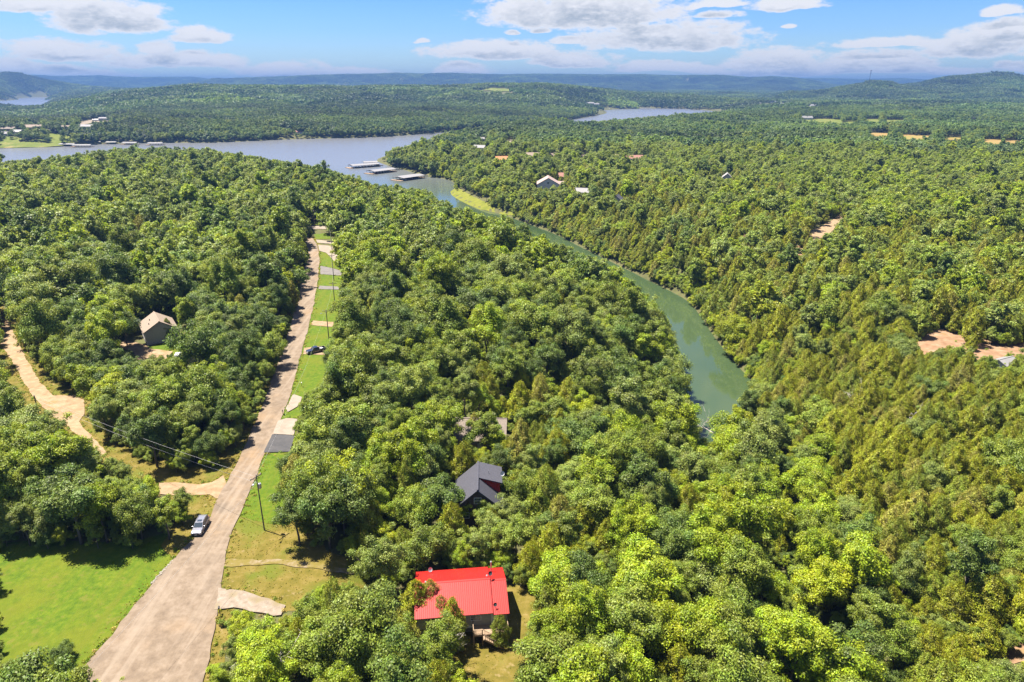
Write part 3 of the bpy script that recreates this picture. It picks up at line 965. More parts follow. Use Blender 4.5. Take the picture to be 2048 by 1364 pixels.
def window(parent, p, nrm, wd, ht, name='window', frame=None):
    """A framed window on a wall: p is its middle, nrm the wall's outward bearing ('+x', '-x', '+y', '-y')."""
    ax = nrm[1]
    s = 1 if nrm[0] == '+' else -1
    mb, gl = MB(), MB()
    th = 0.08

    def bx(m, u, v, su, sv, t0, t1):
        c = [p[0], p[1], p[2] + v]
        size = [0, 0, sv]
        k = 0 if ax == 'x' else 1
        c[k] += s * (t0 + t1) / 2
        size[k] = t1 - t0
        c[1 - k] += u
        size[1 - k] = su
        m.box(c, size)
    for sg in (-1, 1):
        bx(mb, sg * (wd / 2 - 0.04), 0, 0.08, ht, 0, th)
        bx(mb, 0, sg * (ht / 2 - 0.04), wd - 0.16, 0.08, 0, th)
    bx(mb, 0, 0, wd - 0.16, 0.05, 0, th * 0.9)
    bx(gl, 0, 0, wd - 0.17, ht - 0.17, 0.0, 0.03)
    f = mb.build(name, frame or M_TRIM, parent)
    gl.build('pane', M_PANE, f)
    return f


def door(parent, p, nrm, wd=0.95, ht=2.05, mat=None):
    ax = 0 if nrm[1] == 'x' else 1
    s = 1 if nrm[0] == '+' else -1
    c = [p[0], p[1], p[2] + ht / 2]
    c[ax] += s * 0.03
    size = [wd, wd, ht]
    size[ax] = 0.06
    d = MB().box(c, size).build('door', mat or M_TRIM, parent)
    k = list(c)
    k[ax] += s * 0.06
    k[1 - ax] += wd * 0.38
    MB().box(k, (0.07, 0.07, 0.07)).build('handle', M_DARKMETAL, d)
    return d


def gable_walls(L, W, hw, rise, z0=0.0, x0=None, x1=None):
    """Wall prism with the ridge along local X."""
    a, b = (-L / 2 if x0 is None else x0), (L / 2 if x1 is None else x1)
    h = W / 2
    prof = [(-h, z0), (h, z0), (h, hw), (0, hw + rise), (-h, hw)]
    mb = MB()
    mb.loft([[(a, y, z) for y, z in prof], [(b, y, z) for y, z in prof]])
    return mb


def roof_slopes(parent, x0, x1, W, hw, rise, mat, over=0.5, t=0.18, cap=True):
    h = W / 2
    sl = rise / h
    e = h + over
    ze = hw - over * sl
    zr = hw + rise
    up = 0.14
    for s in (-1, 1):
        q = [(x0 - over, s * e, ze + up), (x1 + over, s * e, ze + up), (x1 + over, 0, zr + up), (x0 - over, 0, zr + up)]
        if s > 0:
            q = q[::-1]
        MB().slab(q, t * 0.7).build('roof_slope', mat, parent)
    if cap:
        MB().box(((x0 + x1) / 2, 0, zr + up + 0.02), (x1 - x0 + 2 * over, 0.3, 0.08)).build('ridge_cap', mat, parent)


def house(name, label, p, rz, L, W, hw, rise, wall, roof, over=0.5, wins=(), doors=(), chimney=None, group=None, wing=None, porch=False):
    t = thing(name, label, 'house' if 'barn' not in name and 'shed' not in name else name.split('_')[-1], p, rz, group)
    gable_walls(L, W, hw, rise, -1.5).build('wall', wall, t)
    roof_slopes(t, -L / 2, L / 2, W, hw, rise, roof, over)
    for w_ in wins:
        window(t, *w_)
    for d_ in doors:
        door(t, *d_)
    if chimney:
        cx, cyy, ch = chimney
        k = MB().box((cx, cyy, hw + rise * 0.5 + ch / 2), (0.8, 0.8, ch + rise)).build('chimney', M_STONE, t)
        MB().box((cx, cyy, hw + rise * 0.5 + ch + rise / 2 + 0.06), (1.0, 1.0, 0.12)).build('chimney_cap', M_GREYROOF, k)
    if wing:
        x0, y0, l2, w2, h2, r2 = wing
        mb = gable_walls(l2, w2, h2, r2, -1.5)
        m = Matrix.Translation((x0, y0, 0)) @ Matrix.Rotation(math.pi / 2, 4, 'Z')
        mb.v = [tuple(m @ Vector(v)) for v in mb.v]
        wg = mb.build('wing', wall, t)
        for s in (-1, 1):
            e, ze, zr = w2 / 2 + over, h2 - over * r2 / (w2 / 2), h2 + r2
            q = [(-l2 / 2 - over, s * e, ze + 0.15), (l2 / 2 + over, s * e, ze + 0.15), (l2 / 2 + over, 0, zr + 0.15), (-l2 / 2 - over, 0, zr + 0.15)]
            q = [m @ Vector(v) for v in (q if s < 0 else q[::-1])]
            MB().slab(q, 0.13).build('wing_roof_slope', roof, wg)
    return t


# ------------------------------------------------------------------ the red metal roofed house
RZ_R = R(6.4)
GZ_R = -3.6
rp = at(921, 1160, GZ_R + 7.25)
red = thing('red_roofed_house', 'raised house with a bright red ribbed metal roof', 'house', (rp.x, rp.y, GZ_R), RZ_R)
L0, L1, LS = -7.0, 7.0, 4.55
W_, FL, HW_, RS_ = 9.6, 2.7, 5.2, 1.9
gable_walls(0, W_ - 0.02, HW_ - 0.02, RS_ - 0.02, FL, L0 + 0.3, LS - 0.02).build('wall', M_GREYWALL, red)
gable_walls(0, W_ - 0.02, HW_ - 0.36, RS_ - 0.02, FL, LS - 0.015, L1 - 0.3).build('end_wall', M_GREYWALL, red)
MB().box((0, 0.4, FL / 2 - 0.4), (13.0, W_ - 1.2, FL + 0.8)).build('foundation', M_STONE, red)


def ribbed_panel(width, length, ribs=3):
    """One sheet of ribbed roofing lying in local XY, ribs along Y."""
    prof = []
    for i in range(ribs):
        c = (i + 0.5) * width / ribs
        prof += [(c - 0.045, 0.0), (c - 0.02, 0.03), (c + 0.02, 0.03), (c + 0.045, 0.0)]
    prof = [(0.0, 0.0)] + prof + [(width - 0.006, 0.0)]
    n_ = len(prof)
    me = bpy.data.meshes.new('roof_panel')
    vs = [(x, 0, z) for x, z in prof] + [(x, length, z) for x, z in prof]
    me.from_pydata(vs, [], [(i, i + 1, n_ + i + 1, n_ + i) for i in range(n_ - 1)])
    me.materials.append(M_REDMETAL)
    return me


def red_roof(x0, x1, drop):
    h, ov = W_ / 2, 0.45
    sl = RS_ / h
    slope_len = math.hypot(h + ov, (h + ov) * sl)
    n_ = int(round((x1 - x0) / 0.9))
    wd = (x1 - x0) / n_
    me = ribbed_panel(wd, slope_len)
    for s in (-1, 1):
        q = [(x0, s * (h + ov), HW_ - ov * sl - drop + 0.10), (x1, s * (h + ov), HW_ - ov * sl - drop + 0.10), (x1, 0, HW_ + RS_ - drop + 0.10), (x0, 0, HW_ + RS_ - drop + 0.10)]
        under = MB().slab(q if s < 0 else q[::-1], 0.12).build('roof_slope', M_REDMETAL, red)
        a = math.atan(sl)
        for i in range(n_):
            o = bpy.data.objects.new('roof_panel', me)
            COL.objects.link(o)
            o.parent = under
            if s < 0:
                o.location = (x0 + i * wd, -(h + ov), HW_ - ov * sl - drop + 0.112)
                o.rotation_euler = (a, 0, 0)
            else:
                o.location = (x0 + (i + 1) * wd, h + ov, HW_ - ov * sl - drop + 0.112)
                o.rotation_euler = (a, 0, math.pi)
    MB().loft([[(x, -0.22, HW_ + RS_ - drop + 0.08), (x, 0, HW_ + RS_ - drop + 0.20), (x, 0.22, HW_ + RS_ - drop + 0.08)] for x in (x0, x1)]).build('ridge_cap', M_REDMETAL, red)


red_roof(L0, LS, 0.0)
red_roof(LS + 0.004, L1, 0.32)
MB().box((LS + 0.03, 0, HW_ + 0.2), (0.05, 0.01, 0.01)).build('flashing', M_REDMETAL, red)
for (x, w2, h2) in ((-4.6, 1.2, 1.2), (-1.2, 1.5, 1.2), (2.0, 1.6, 1.0)):
    window(red, (x, -W_ / 2, FL + 1.45), '-y', w2, h2)
for y in (-2.4, 2.2):
    window(red, (L1 - 0.3, y, FL + 1.5), '+x', 1.2, 1.1)
door(red, (4.75, -W_ / 2, FL + 0.02), '-y')
MB().box((2.6, -W_ / 2 - 0.06, FL - 0.15), (8.0, 0.1, 0.28)).build('skirt_board', M_TRIM, red)
# deck, railings and stairs on the yard side
DX0, DX1, DY0, DY1 = 1.5, 6.7, -W_ / 2 - 2.0, -W_ / 2
dk = MB()
for i in range(14):
    dk.box((((DX0 + DX1) / 2), DY0 + 0.07 + i * 0.143, FL - 0.02), (DX1 - DX0, 0.135, 0.04))
deck = dk.build('deck', M_WOOD, red)
deck['kind'] = 'stuff'
MB().box(((DX0 + DX1) / 2, DY0 + 0.02, FL - 0.17), (DX1 - DX0, 0.05, 0.25)).build('rim_joist', M_WOOD, red)
for x in (DX0 + 0.06, DX0 + 1.35, 4.6, DX1 - 0.06):
    MB().box((x, DY0 + 0.06, (FL + 0.95) / 2 - 0.3), (0.14, 0.14, FL + 0.95 + 0.6)).build('deck_post', M_WOOD, red)
for x0_, x1_ in ((DX0, DX0 + 1.35), (4.6, DX1)):
    rl = MB().box(((x0_ + x1_) / 2, DY0 + 0.06, FL + 0.95), (x1_ - x0_, 0.14, 0.05)).build('railing', M_WOOD, red)
    MB().box(((x0_ + x1_) / 2, DY0 + 0.06, FL + 0.14), (x1_ - x0_, 0.05, 0.09)).build('bottom_rail', M_WOOD, rl)
    k = int((x1_ - x0_) / 0.16)
    for i in range(1, k):
        MB().box((x0_ + (x1_ - x0_) * i / k, DY0 + 0.06, FL + 0.54), (0.045, 0.045, 0.74)).build('baluster', M_WOOD, rl)
for x_ in (DX0 + 0.03, DX1 - 0.03):
    MB().box((x_, (DY0 + DY1) / 2 + 0.06, FL + 0.95), (0.10, DY1 - DY0 - 0.1, 0.05)).box((x_, (DY0 + DY1) / 2 + 0.06, FL + 0.5), (0.05, DY1 - DY0 - 0.1, 0.06)).build('side_rail', M_WOOD, red)
SX0, SRUN = DX0 + 1.42, 3.7
st = MB()
for s in (-0.1, -1.05):
    st.slab([(SX0, DY0 + s - 0.03, FL - 0.02), (SX0, DY0 + s + 0.03, FL - 0.02), (SX0 + SRUN, DY0 + s + 0.03, 0.02), (SX0 + SRUN, DY0 + s - 0.03, 0.02)], 0.26)
stairs = st.build('stairs', M_WOOD, red)
for i in range(13):
    f = (i + 0.5) / 13
    MB().box((SX0 + SRUN * f, DY0 - 0.575, FL * (1 - f) + 0.05), (0.29, 1.0, 0.045)).build('tread', M_WOOD, stairs)
for s in (-0.06, -1.09):
    hr = MB().slab([(SX0, DY0 + s - 0.04, FL + 0.95), (SX0, DY0 + s + 0.04, FL + 0.95), (SX0 + SRUN, DY0 + s + 0.04, 0.98), (SX0 + SRUN, DY0 + s - 0.04, 0.98)], 0.06).build('handrail', M_WOOD, red)
    for i in range(1, 19):
        f = i / 19
        MB().box((SX0 + SRUN * f, DY0 + s, FL * (1 - f) + 0.5), (0.04, 0.04, 0.86)).build('baluster', M_WOOD, hr)
MB().box((SX0 + SRUN + 0.05, DY0 - 1.09, 0.55), (0.12, 0.12, 1.3)).build('newel_post', M_WOOD, red)
MB().box((SX0 + SRUN + 0.05, DY0 - 0.06, 0.55), (0.12, 0.12, 1.3)).build('newel_post', M_WOOD, red)


def dish(parent, p, face, r=0.42, name='satellite_dish', mat=None):
    f = Vector(face).normalized()
    a = f.orthogonal().normalized()
    b = f.cross(a)
    p = Vector(p)
    rings = []
    for k in range(4):
        q = k / 3
        rings.append([p + f * (q * q * r * 0.28) + (a * math.cos(t_ * math.pi / 7) + b * math.sin(t_ * math.pi / 7)) * (r * q + 0.01) for t_ in range(14)])
    d = MB().loft(rings, cap=False).build(name, mat or M_STEEL, parent, smooth=True)
    MB().tube([p - f * 0.02, p - f * 0.18 + Vector((0, 0, -0.5))], 0.03, 6).tube([p + f * 0.05 - b * r * 0.3, p + f * 0.42], 0.015, 5).box(tuple(p + f * 0.45), (0.08, 0.08, 0.1)).build('dish_arm', M_DARKMETAL, d)
    return d


dish(red, (-4.7, 4.55, HW_ + 0.75), (0.3, -0.8, 0.5), 0.36, mat=M_STEEL)
dish(red, (4.6, 0.15, HW_ + RS_ + 0.85), (0.2, -0.8, 0.5), 0.33, mat=M_DARKMETAL)
dish(red, (4.95, -4.3, HW_ + 0.65), (0.2, -0.8, 0.5), 0.28, mat=M_DARKMETAL)
for (x, y, h2) in ((5.0, 3.6, 1.7), (-5.3, -0.4, 0.8), (4.1, 0.3, 0.5)):
    zb = HW_ + RS_ * (1 - abs(y) / (W_ / 2))
    v = MB().tube([(x, y, zb - 0.1), (x, y, zb + h2)], 0.10 if h2 > 1 else 0.06, 8).build('vent_pipe', M_STEEL, red)
    MB().tube([(x, y, zb + h2 + 0.02), (x, y, zb + h2 + 0.14)], [0.17, 0.05], 8).build('vent_cap', M_STEEL, v)
dr = math.hypot(rp.x, rp.y)
EXCL += [(rp.x - 4, rp.y, 7.5), (rp.x + 4, rp.y, 7.5)]
mask([(822, 1143), (1002, 1131), (1010, 1215), (985, 1232), (940, 1275), (938, 1245), (900, 1222), (885, 1190), (850, 1200), (824, 1165)], dr)

# ------------------------------------------------------------------ the slate roofed house
gd = g1(956, 1030)
rp = at(955, 981, gd.z + 7.4)
drk = thing('slate_roofed_house', 'house with a steep dark slate roof and red dormer wall', 'house', (rp.x, rp.y, gd.z), R(2))
mb = MB()
mb.loft([[(-4.0, y, -1), (4.0, y, -1), (4.0, y, 3.5), (0, y, 7.1), (-4.0, y, 3.5)] for y in (0.5, 9.6)])
mb.build('wall', M_DKWALL, drk)


def sl(parent, q, mat, name='roof_slope', t=0.16):
    return MB().slab(q, t).build(name, mat, parent)


sl(drk, [(0.0, 0, 7.4), (0, 0, 7.4), (0, 0, 7.4)][:0] or [(0.02, 4.45, 7.4), (0.02, 0, 7.4), (4.55, 0, 3.35), (4.55, 4.45, 3.35)], M_SLATE)
sl(drk, [(-4.55, 10.1, 3.35), (-4.55, 0, 3.35), (-0.02, 0, 7.4), (-0.02, 10.1, 7.4)], M_SLATE)
dm = MB().slab([(4.15, 4.7, 3.2), (4.15, 4.7, 6.05), (0.3, 4.7, 7.0)], 0.1).build('dormer_wall', M_REDWALL, drk)
MB().box((4.05, 7.2, 4.4), (0.2, 4.9, 3.0)).build('dormer_side', M_REDWALL, drk)
sl(drk, [(0.02, 10.1, 7.45), (0.02, 4.3, 7.45), (4.6, 4.3, 6.15), (4.6, 10.1, 6.15)], M_SLATE, 'dormer_roof')
MB().box((0, 5.05, 7.5), (0.32, 10.1, 0.1)).build('ridge_cap', M_SLATE, drk)
MB().box((4.62, 2.2, 3.28), (0.12, 4.5, 0.16)).build('gutter', M_STEEL, drk)
sl(drk, [(-7.4, 7.0, 2.5), (-7.4, 1.2, 2.5), (-4.1, 1.2, 3.6), (-4.1, 7.0, 3.6)], M_SLATE, 'porch_roof')
for y in (1.5, 6.7):
    MB().box((-7.2, y, 0.9), (0.16, 0.16, 3.2)).build('porch_post', M_WOOD, drk)
window(drk, (0, 0.5, 4.9), '-y', 1.4, 1.3)
window(drk, (-2.2, 0.5, 1.8), '-y', 1.2, 1.3)
window(drk, (2.2, 0.5, 1.8), '-y', 1.2, 1.3)
MB().tube([(2.0, 6.6, 6.7), (2.0, 6.6, 7.6)], 0.06, 6).build('vent_pipe', M_STEEL, drk)
dish(drk, (4.6, 6.4, 6.9), (0.4, -0.8, 0.4), 0.45, mat=M_TRIM)
pd = MB()
for i in range(16):
    pd.box((6.4, -1.9 + i * 0.3, 0.85), (2.6, 0.28, 0.06))
pdk = pd.build('side_deck', M_WOOD, drk)
pdk['kind'] = 'stuff'
for (x, y) in ((5.2, -1.9), (7.6, -1.9), (7.6, 2.5)):
    MB().box((x, y, 0.6), (0.14, 0.14, 2.4)).build('deck_post', M_WOOD, drk)
MB().box((7.6, 0.3, 1.8), (0.1, 4.4, 0.1)).build('deck_rail', M_WOOD, drk)
dd = math.hypot(rp.x, rp.y) + 4.0
EXCL += [(rp.x - 1, rp.y + 5, 6.5), (rp.x + 5.5, rp.y + 1, 3.0)]
mask([(950, 932), (962, 925), (992, 938), (996, 955), (994, 978), (1000, 1012), (998, 1020), (975, 998), (955, 986), (946, 986), (930, 984), (906, 986), (916, 970), (930, 962)], dd)
mask([(998, 1008), (1012, 1008), (1013, 1020), (999, 1020)], dd - 3)
ch_p = drk.matrix_basis @ Vector((6.3, -0.6, 0.9))
for i, (lx, ly, lb) in enumerate(((6.2, -1.0, 'pale patio chair on the side deck, on the camera side'), (6.5, 0.6, 'pale patio chair on the side deck, by the house wall'))):
    q = drk.matrix_basis @ Vector((lx, ly, 0.88))
    c = thing('patio_chair', lb, 'chair', q, R(40 + 50 * i), 'patio chairs on the side deck')
    MB().box((0, 0, 0.42), (0.55, 0.55, 0.06)).build('seat', M_TRIM, c)
    MB().box((0, 0.27, 0.75), (0.55, 0.06, 0.6)).build('backrest', M_TRIM, c)
    for sx_ in (-0.24, 0.24):
        for sy_ in (-0.24, 0.24):
            MB().box((sx_, sy_, 0.2), (0.05, 0.05, 0.4)).build('leg', M_TRIM, c)

# ------------------------------------------------------------------ the brown roof hidden in the wooded lot
gb = g1(965, 900)
rp = at(962, 834, gb.z + 6.2)
house('brown_roofed_house', 'low house with a worn brown roof half hidden by trees', (rp.x, rp.y, gb.z), R(-2), 10.5, 9.5, 3.2, 2.6, M_TANWALL, M_BROWNROOF, 0.6,
      wins=[((-2.5, -4.75, 1.6), '-y', 1.2, 1.2), ((2.5, -4.75, 1.6), '-y', 1.2, 1.2)], doors=[((0, -4.75, 0.1), '-y')], chimney=(2.6, 1.2, 0.5))
db = math.hypot(rp.x, rp.y) + 3
EXCL += [(rp.x, rp.y, 8.0)]
mask([(924, 834), (950, 834), (948, 850), (928, 850)], db)
mask([(958, 834), (972, 834), (970, 842), (958, 842)], db)
mask([(1006, 846), (1016, 850), (1016, 875), (1006, 872)], db)

# ------------------------------------------------------------------ the grey house on the dirt lane
a_, b_ = g1(294, 691), g1(357, 680)
v_ = (b_ - a_)
wdt = math.hypot(v_.x, v_.y)
mid = (a_ + b_) / 2
rz = math.atan2(v_.y, v_.x)
gh = thing('grey_house', 'grey sided gabled house on a stone base among trees', 'house', (mid.x, mid.y, min(a_.z, b_.z)), rz)
LEN = 10.5
hw_, ri = 4.3, 2.7
prof = [(-wdt / 2, 1.25), (wdt / 2, 1.25), (wdt / 2, hw_), (0, hw_ + ri), (-wdt / 2, hw_)]
MB().loft([[(x, y, z) for x, z in prof] for y in (0, LEN)]).build('wall', M_GREYWALL, gh)
MB().box((0, LEN / 2, 0.1), (wdt + 0.1, LEN + 0.1, 2.3)).build('foundation', M_STONE, gh)
MB().box((-wdt / 2 - 0.02, -0.02, 2.75), (0.14, 0.14, 3.0)).build('corner_trim', M_TRIM, gh)
for s in (-1, 1):
    e = wdt / 2 + 0.5
    ze = hw_ - 0.5 * ri / (wdt / 2)
    q = [(s * e, LEN + 0.5, ze + 0.15), (s * e, -0.5, ze + 0.15), (0, -0.5, hw_ + ri + 0.15), (0, LEN + 0.5, hw_ + ri + 0.15)]
    MB().slab(q if s < 0 else q[::-1], 0.13).build('roof_slope', M_TANROOF, gh)
MB().box((0, LEN / 2, hw_ + ri + 0.18), (0.3, LEN + 1.0, 0.08)).build('ridge_cap', M_TANROOF, gh)
for (x, y) in ((-2.6, 3.0), (-2.0, 6.0)):
    zb = hw_ + ri * (1 - abs(x) / (wdt / 2)) + 0.1
    MB().tube([(x, y, zb), (x, y, zb + 0.55)], 0.12, 8).build('vent_pipe', M_DARKMETAL, gh)
sl(gh, [(-wdt / 2 - 4.6, LEN + 4.5, 3.0), (-wdt / 2 - 4.6, LEN + 1.5, 3.0), (-wdt / 2 + 0.4, LEN + 1.5, 4.4), (-wdt / 2 + 0.4, LEN + 4.5, 4.4)], M_SLATE, 'porch_roof')
for yy in (LEN + 1.8, LEN + 4.2):
    MB().box((-wdt / 2 - 4.3, yy, 1.3), (0.15, 0.15, 3.4)).build('porch_post', M_WOOD, gh)
window(gh, (-wdt / 2, 3.0, 3.0), '-x', 1.0, 1.2)
dg_ = math.hypot(mid.x, mid.y)
mask([(280, 664), (288, 645), (302, 628), (322, 620), (345, 634), (359, 652), (360, 684), (295, 694), (283, 682)], dg_ + 8)
_c = gh.matrix_basis @ Vector((0, LEN / 2, 0))
EXCL += [(_c.x, _c.y, 8.5), (_c.x - 4.5, _c.y, 6.0)]

# the white camper behind the trees
cp = g1(384, 724)
cam_t = thing('camper_trailer', 'long white camper trailer glinting through the trees', 'trailer', (cp.x, cp.y, cp.z), R(12))
ring = [(-1.2, 0.55), (1.2, 0.55), (1.25, 0.9), (1.25, 2.6), (1.05, 2.95), (0, 3.05), (-1.05, 2.95), (-1.25, 2.6), (-1.25, 0.9)]
MB().loft([[(x, y * 0.94, z) for y, z in ring] for x in (-4.1,)] + [[(x, y, z) for y, z in ring] for x in (-3.9, 3.6)] + [[(4.1, y * 0.9, 0.5 + (z - 0.5) * 0.93) for y, z in ring]]).build('body', M_TRIM, cam_t, bevel=0.05)
MB().box((-0.5, 0, 3.12), (0.7, 0.7, 0.22)).build('roof_vent', M_TRIM, cam_t)
for x in (-2.8, -0.9, 2.4):
    window(cam_t, (x, -1.25, 1.95), '-y', 1.0, 0.6, frame=M_STEEL)
door(cam_t, (1.0, -1.25, 0.75), '-y', 0.7, 1.8)
for x in (-0.55, 0.35):
    for y in (-1.1, 1.1):
        wv = MB().tube([(x, y - 0.12, 0.36), (x, y + 0.12, 0.36)], 0.36, 14).build('wheel', M_TYRE, cam_t)
        MB().tube([(x, y - 0.13, 0.36), (x, y + 0.13, 0.36)], 0.18, 10).build('rim', M_STEEL, wv)
MB().tube([(4.0, 0.6, 0.5), (5.2, 0, 0.5)], 0.05, 6).tube([(4.0, -0.6, 0.5), (5.2, 0, 0.5)], 0.05, 6).tube([(5.1, 0, 0.5), (5.1, 0, 0)], 0.04, 6).build('hitch', M_DARKMETAL, cam_t)
dcp = math.hypot(cp.x, cp.y)
EXCL += [(cp.x, cp.y, 4.5)]
mask([(352, 702), (372, 700), (372, 722), (356, 722)], dcp)
mask([(392, 700), (408, 704), (408, 720), (392, 720)], dcp)

# ------------------------------------------------------------------ houses across the cove and the lake


def far_house(px, py, rz, L, W, hw, rise, wall, roof, label, name='lake_house', mk=None, **kw):
    p = g1(px, py)
    d = math.hypot(p.x, p.y)
    s = FPX / d
    wins = kw.pop('wins', None)
    if wins is None:
        n_ = max(2, int(L / 4))
        wins = [((-L / 2 + (i + 0.5) * L / n_, -W / 2, hw * 0.55), '-y', 1.3, 1.3) for i in range(n_)]
    h = house(name, label, p, rz, L, W, hw, rise, wall, roof, 0.5, wins=wins, **kw)
    k = abs(L * math.cos(rz)) + abs(W * math.sin(rz))
    EXCL.append((p.x, p.y, math.hypot(L, W) / 2))
    top = (hw + rise) * s
    if mk is None:
        rect_mask(px - k * s / 2 * 0.9, py - top - 1.5, px + k * s / 2 * 0.9, py - hw * s * 0.35, d)
    elif mk:
        mask(mk, d)
    return h


M_PALEROSE = pbr('pale_rose_shingles', (0.25, 0.185, 0.165), 0.9, var=0.15, scale=2.0)
wh = far_house(1096, 379, R(88), 17, 17, 5.2, 4.8, M_WHITE, M_PALEROSE, 'large white gabled house with rose roof above the cove', mk=[(1074, 367), (1096, 351), (1104, 349), (1124, 351), (1126, 372), (1106, 378), (1086, 376), (1076, 372)],
               wins=[((-8.5, y, 1.8), '-x', 1.5, 1.6) for y in (-6, -2, 2, 6)] + [((-8.5, 0, 6.2), '-x', 1.6, 1.4)], wing=(0.5, -11.5, 9, 9, 3.8, 2.6))
far_house(1117, 360, R(10), 13, 9, 3.5, 2.6, M_ROSEROOF, M_ROSEROOF, 'rose roofed rear wing behind the large white house', mk=False)
far_house(1168, 391, R(-14), 13, 9, 3.0, 2.4, M_WHITE, M_GREYROOF, 'pale grey roof beside the large white house', mk=[(1156, 381), (1166, 377), (1182, 380), (1178, 387), (1158, 386)])
far_house(1234, 409, R(70), 9, 8, 3.4, 3.0, M_WHITE, M_SLATE, 'small dark roofed house with white gable on the cedar bank', mk=[(1228, 398), (1234, 393), (1240, 404), (1228, 406)])
far_house(1003, 325, R(15), 13, 11, 3.4, 3.2, M_TANWALL, M_ORANGEROOF, 'house with orange roof on the wooded point', mk=[(994, 316), (1004, 308), (1016, 316), (1012, 321), (995, 321)])
far_house(960, 303, R(-25), 15, 10, 5.0, 2.6, M_WHITE, M_GREYROOF, 'tall white house with grey roof near the point', mk=[(948, 284), (968, 286), (970, 301), (960, 302), (948, 290)])
far_house(975, 283, R(6), 26, 8, 4.0, 2.0, M_WHITE, M_PALEROOF, 'long white house behind the shade trees on the point', mk=[(950, 276), (975, 277), (975, 282), (950, 281)])
far_house(1066, 316, R(4), 17, 10, 3.0, 3.0, M_TANWALL, M_TANROOF, 'tan roofed house by the level lane', mk=[(1054, 305), (1080, 304), (1078, 312), (1055, 313)])
far_house(1106, 318, R(60), 12, 10, 3.2, 3.2, M_TANWALL, M_TANROOF, 'tan gabled house at the end of the level lane', mk=[(1098, 305), (1110, 303), (1112, 312), (1100, 313)])
far_house(1086, 328, R(80), 8, 7, 3.2, 3.2, M_WHITE, M_WHITE, 'small white gable below the tan roofs', mk=[(1082, 323), (1086, 318), (1092, 322), (1091, 324), (1083, 324)])
far_house(1267, 323, R(8), 18, 10, 3.6, 2.8, M_BLUEWALL, M_ROSEROOF, 'pale blue house with rosy roof beside the far lane', mk=[(1252, 310), (1282, 307), (1283, 316), (1268, 321), (1254, 317)])
far_house(1411, 361, R(-20), 9, 7, 3.0, 2.2, M_WHITE, M_GREYROOF, 'small pale grey roof deep in the woods', mk=[(1404, 350), (1416, 350), (1416, 355), (1405, 356)])
far_house(1453, 364, R(75), 9, 9, 3.6, 3.6, M_WHITE, M_GREYROOF, 'steep grey gabled house deep in the woods', mk=[(1442, 356), (1452, 346), (1465, 350), (1464, 360), (1446, 360)])
far_house(1500, 488, R(-35), 5.6, 4.4, 2.8, 2.0, M_REDWALL, M_ROSEROOF, 'small faded red shed among the trees', name='garden_shed', mk=[(1490, 472), (1498, 468), (1510, 476), (1508, 483), (1492, 482)], wins=[])
far_house(1492, 262, R(3), 24, 10, 3.4, 2.2, M_WHITE, M_PALEROOF, 'long white building in a gap before the fields', mk=[(1478, 252), (1503, 251), (1503, 258), (1480, 258)])
far_house(2006, 737, R(25), 5.5, 4, 2.2, 0.9, M_WHITE, M_PALEROOF, 'white roof at the edge of the reddish clearing', name='metal_shed', mk=[(1974, 722), (1995, 712), (2030, 722), (2020, 730), (1985, 729)], wins=[])
# far shore hamlet
for a in [(15, 262, 4, 30, 14, 4, 3, M_TANWALL, M_BROWNROOF, 'brown roofed house at the far shore edge'), (6, 272, 10, 20, 12, 4, 3, M_WHITE, M_GREYROOF, 'grey roofed house by the far shore lawn'),
          (66, 260, 3, 34, 16, 5, 4, M_TANWALL, M_TANROOF, 'long tan roofed lodge above the far shore lawn'), (72, 250, -4, 26, 12, 4, 3, M_WHITE, M_BROWNROOF, 'house with brown roof behind the tan lodge'),
          (105, 266, 0, 18, 10, 4, 2.5, M_DKWALL, M_SLATE, 'dark roofed boathouse on the shore lawn'), (133, 260, 8, 14, 10, 5, 3, M_TANWALL, M_TANROOF, 'tan house between the shore lawn and woods'),
          (172, 257, -6, 30, 16, 4, 3, M_WHITE, M_GREYROOF, 'wide grey roof beside the pale lot'), (211, 242, 4, 24, 11, 6, 2.5, M_GREYWALL, M_GREYROOF, 'long grey barn above the pale lot'),
          (194, 242, 4, 16, 8, 3, 2, M_WHITE, M_PALEROOF, 'small white shed next to the long grey barn'), (36, 268, -8, 18, 10, 4, 3, M_WHITE, M_PALEROOF, 'pale cottage among trees near the tan lodge'),
          (600, 268, 6, 18, 10, 4, 3, M_WHITE, M_ROSEROOF, 'pink roofed cottage on the far wooded shore'), (578, 262, 6, 14, 9, 4, 3, M_TANWALL, M_TANROOF, 'tan cottage above the pink roofed one')]:
    far_house(a[0], a[1], R(a[2]), *a[3:9], a[9], name='shore_house')
# specks of farms on the valley beyond
for a in [(1180, 209, 30, 'white farmhouse on the ridge past the bright water'), (1192, 211, 24, 'pale farmhouse beside the ridge farm'), (1440, 216, 26, 'white house at the second water edge'), (1515, 210, 30, 'white valley house under the long ridge'),
          (1548, 206, 34, 'long white valley shed under the ridge'), (1562, 211, 28, 'white valley house lowest of its cluster'), (1628, 214, 26, 'white valley house at the cluster end'), (1784, 199, 34, 'rosy farmhouse below the radio mast hill'),
          (1800, 202, 40, 'white farm sheds below the radio mast hill'), (1848, 238, 26, 'white farmhouse behind the yellow meadow'), (1948, 241, 30, 'white farmhouse beyond the hay field trees'), (1612, 240, 26, 'pale barn at the yellow meadow corner'),
          (770, 184, 60, 'white house group on the mid ridge'), (684, 168, 90, 'pale lodge high on the long ridge')]:
    far_house(a[0], a[1], R(5), a[2], a[2] * 0.45, 5, 4, M_WHITE, M_ROSEROOF if 'rosy' in a[3] else M_PALEROOF, a[3], name='farm_house', wins=[((-a[2] / 4, -a[2] * 0.225, 2.6), '-y', 2, 2), ((a[2] / 4, -a[2] * 0.225, 2.6), '-y', 2, 2)])

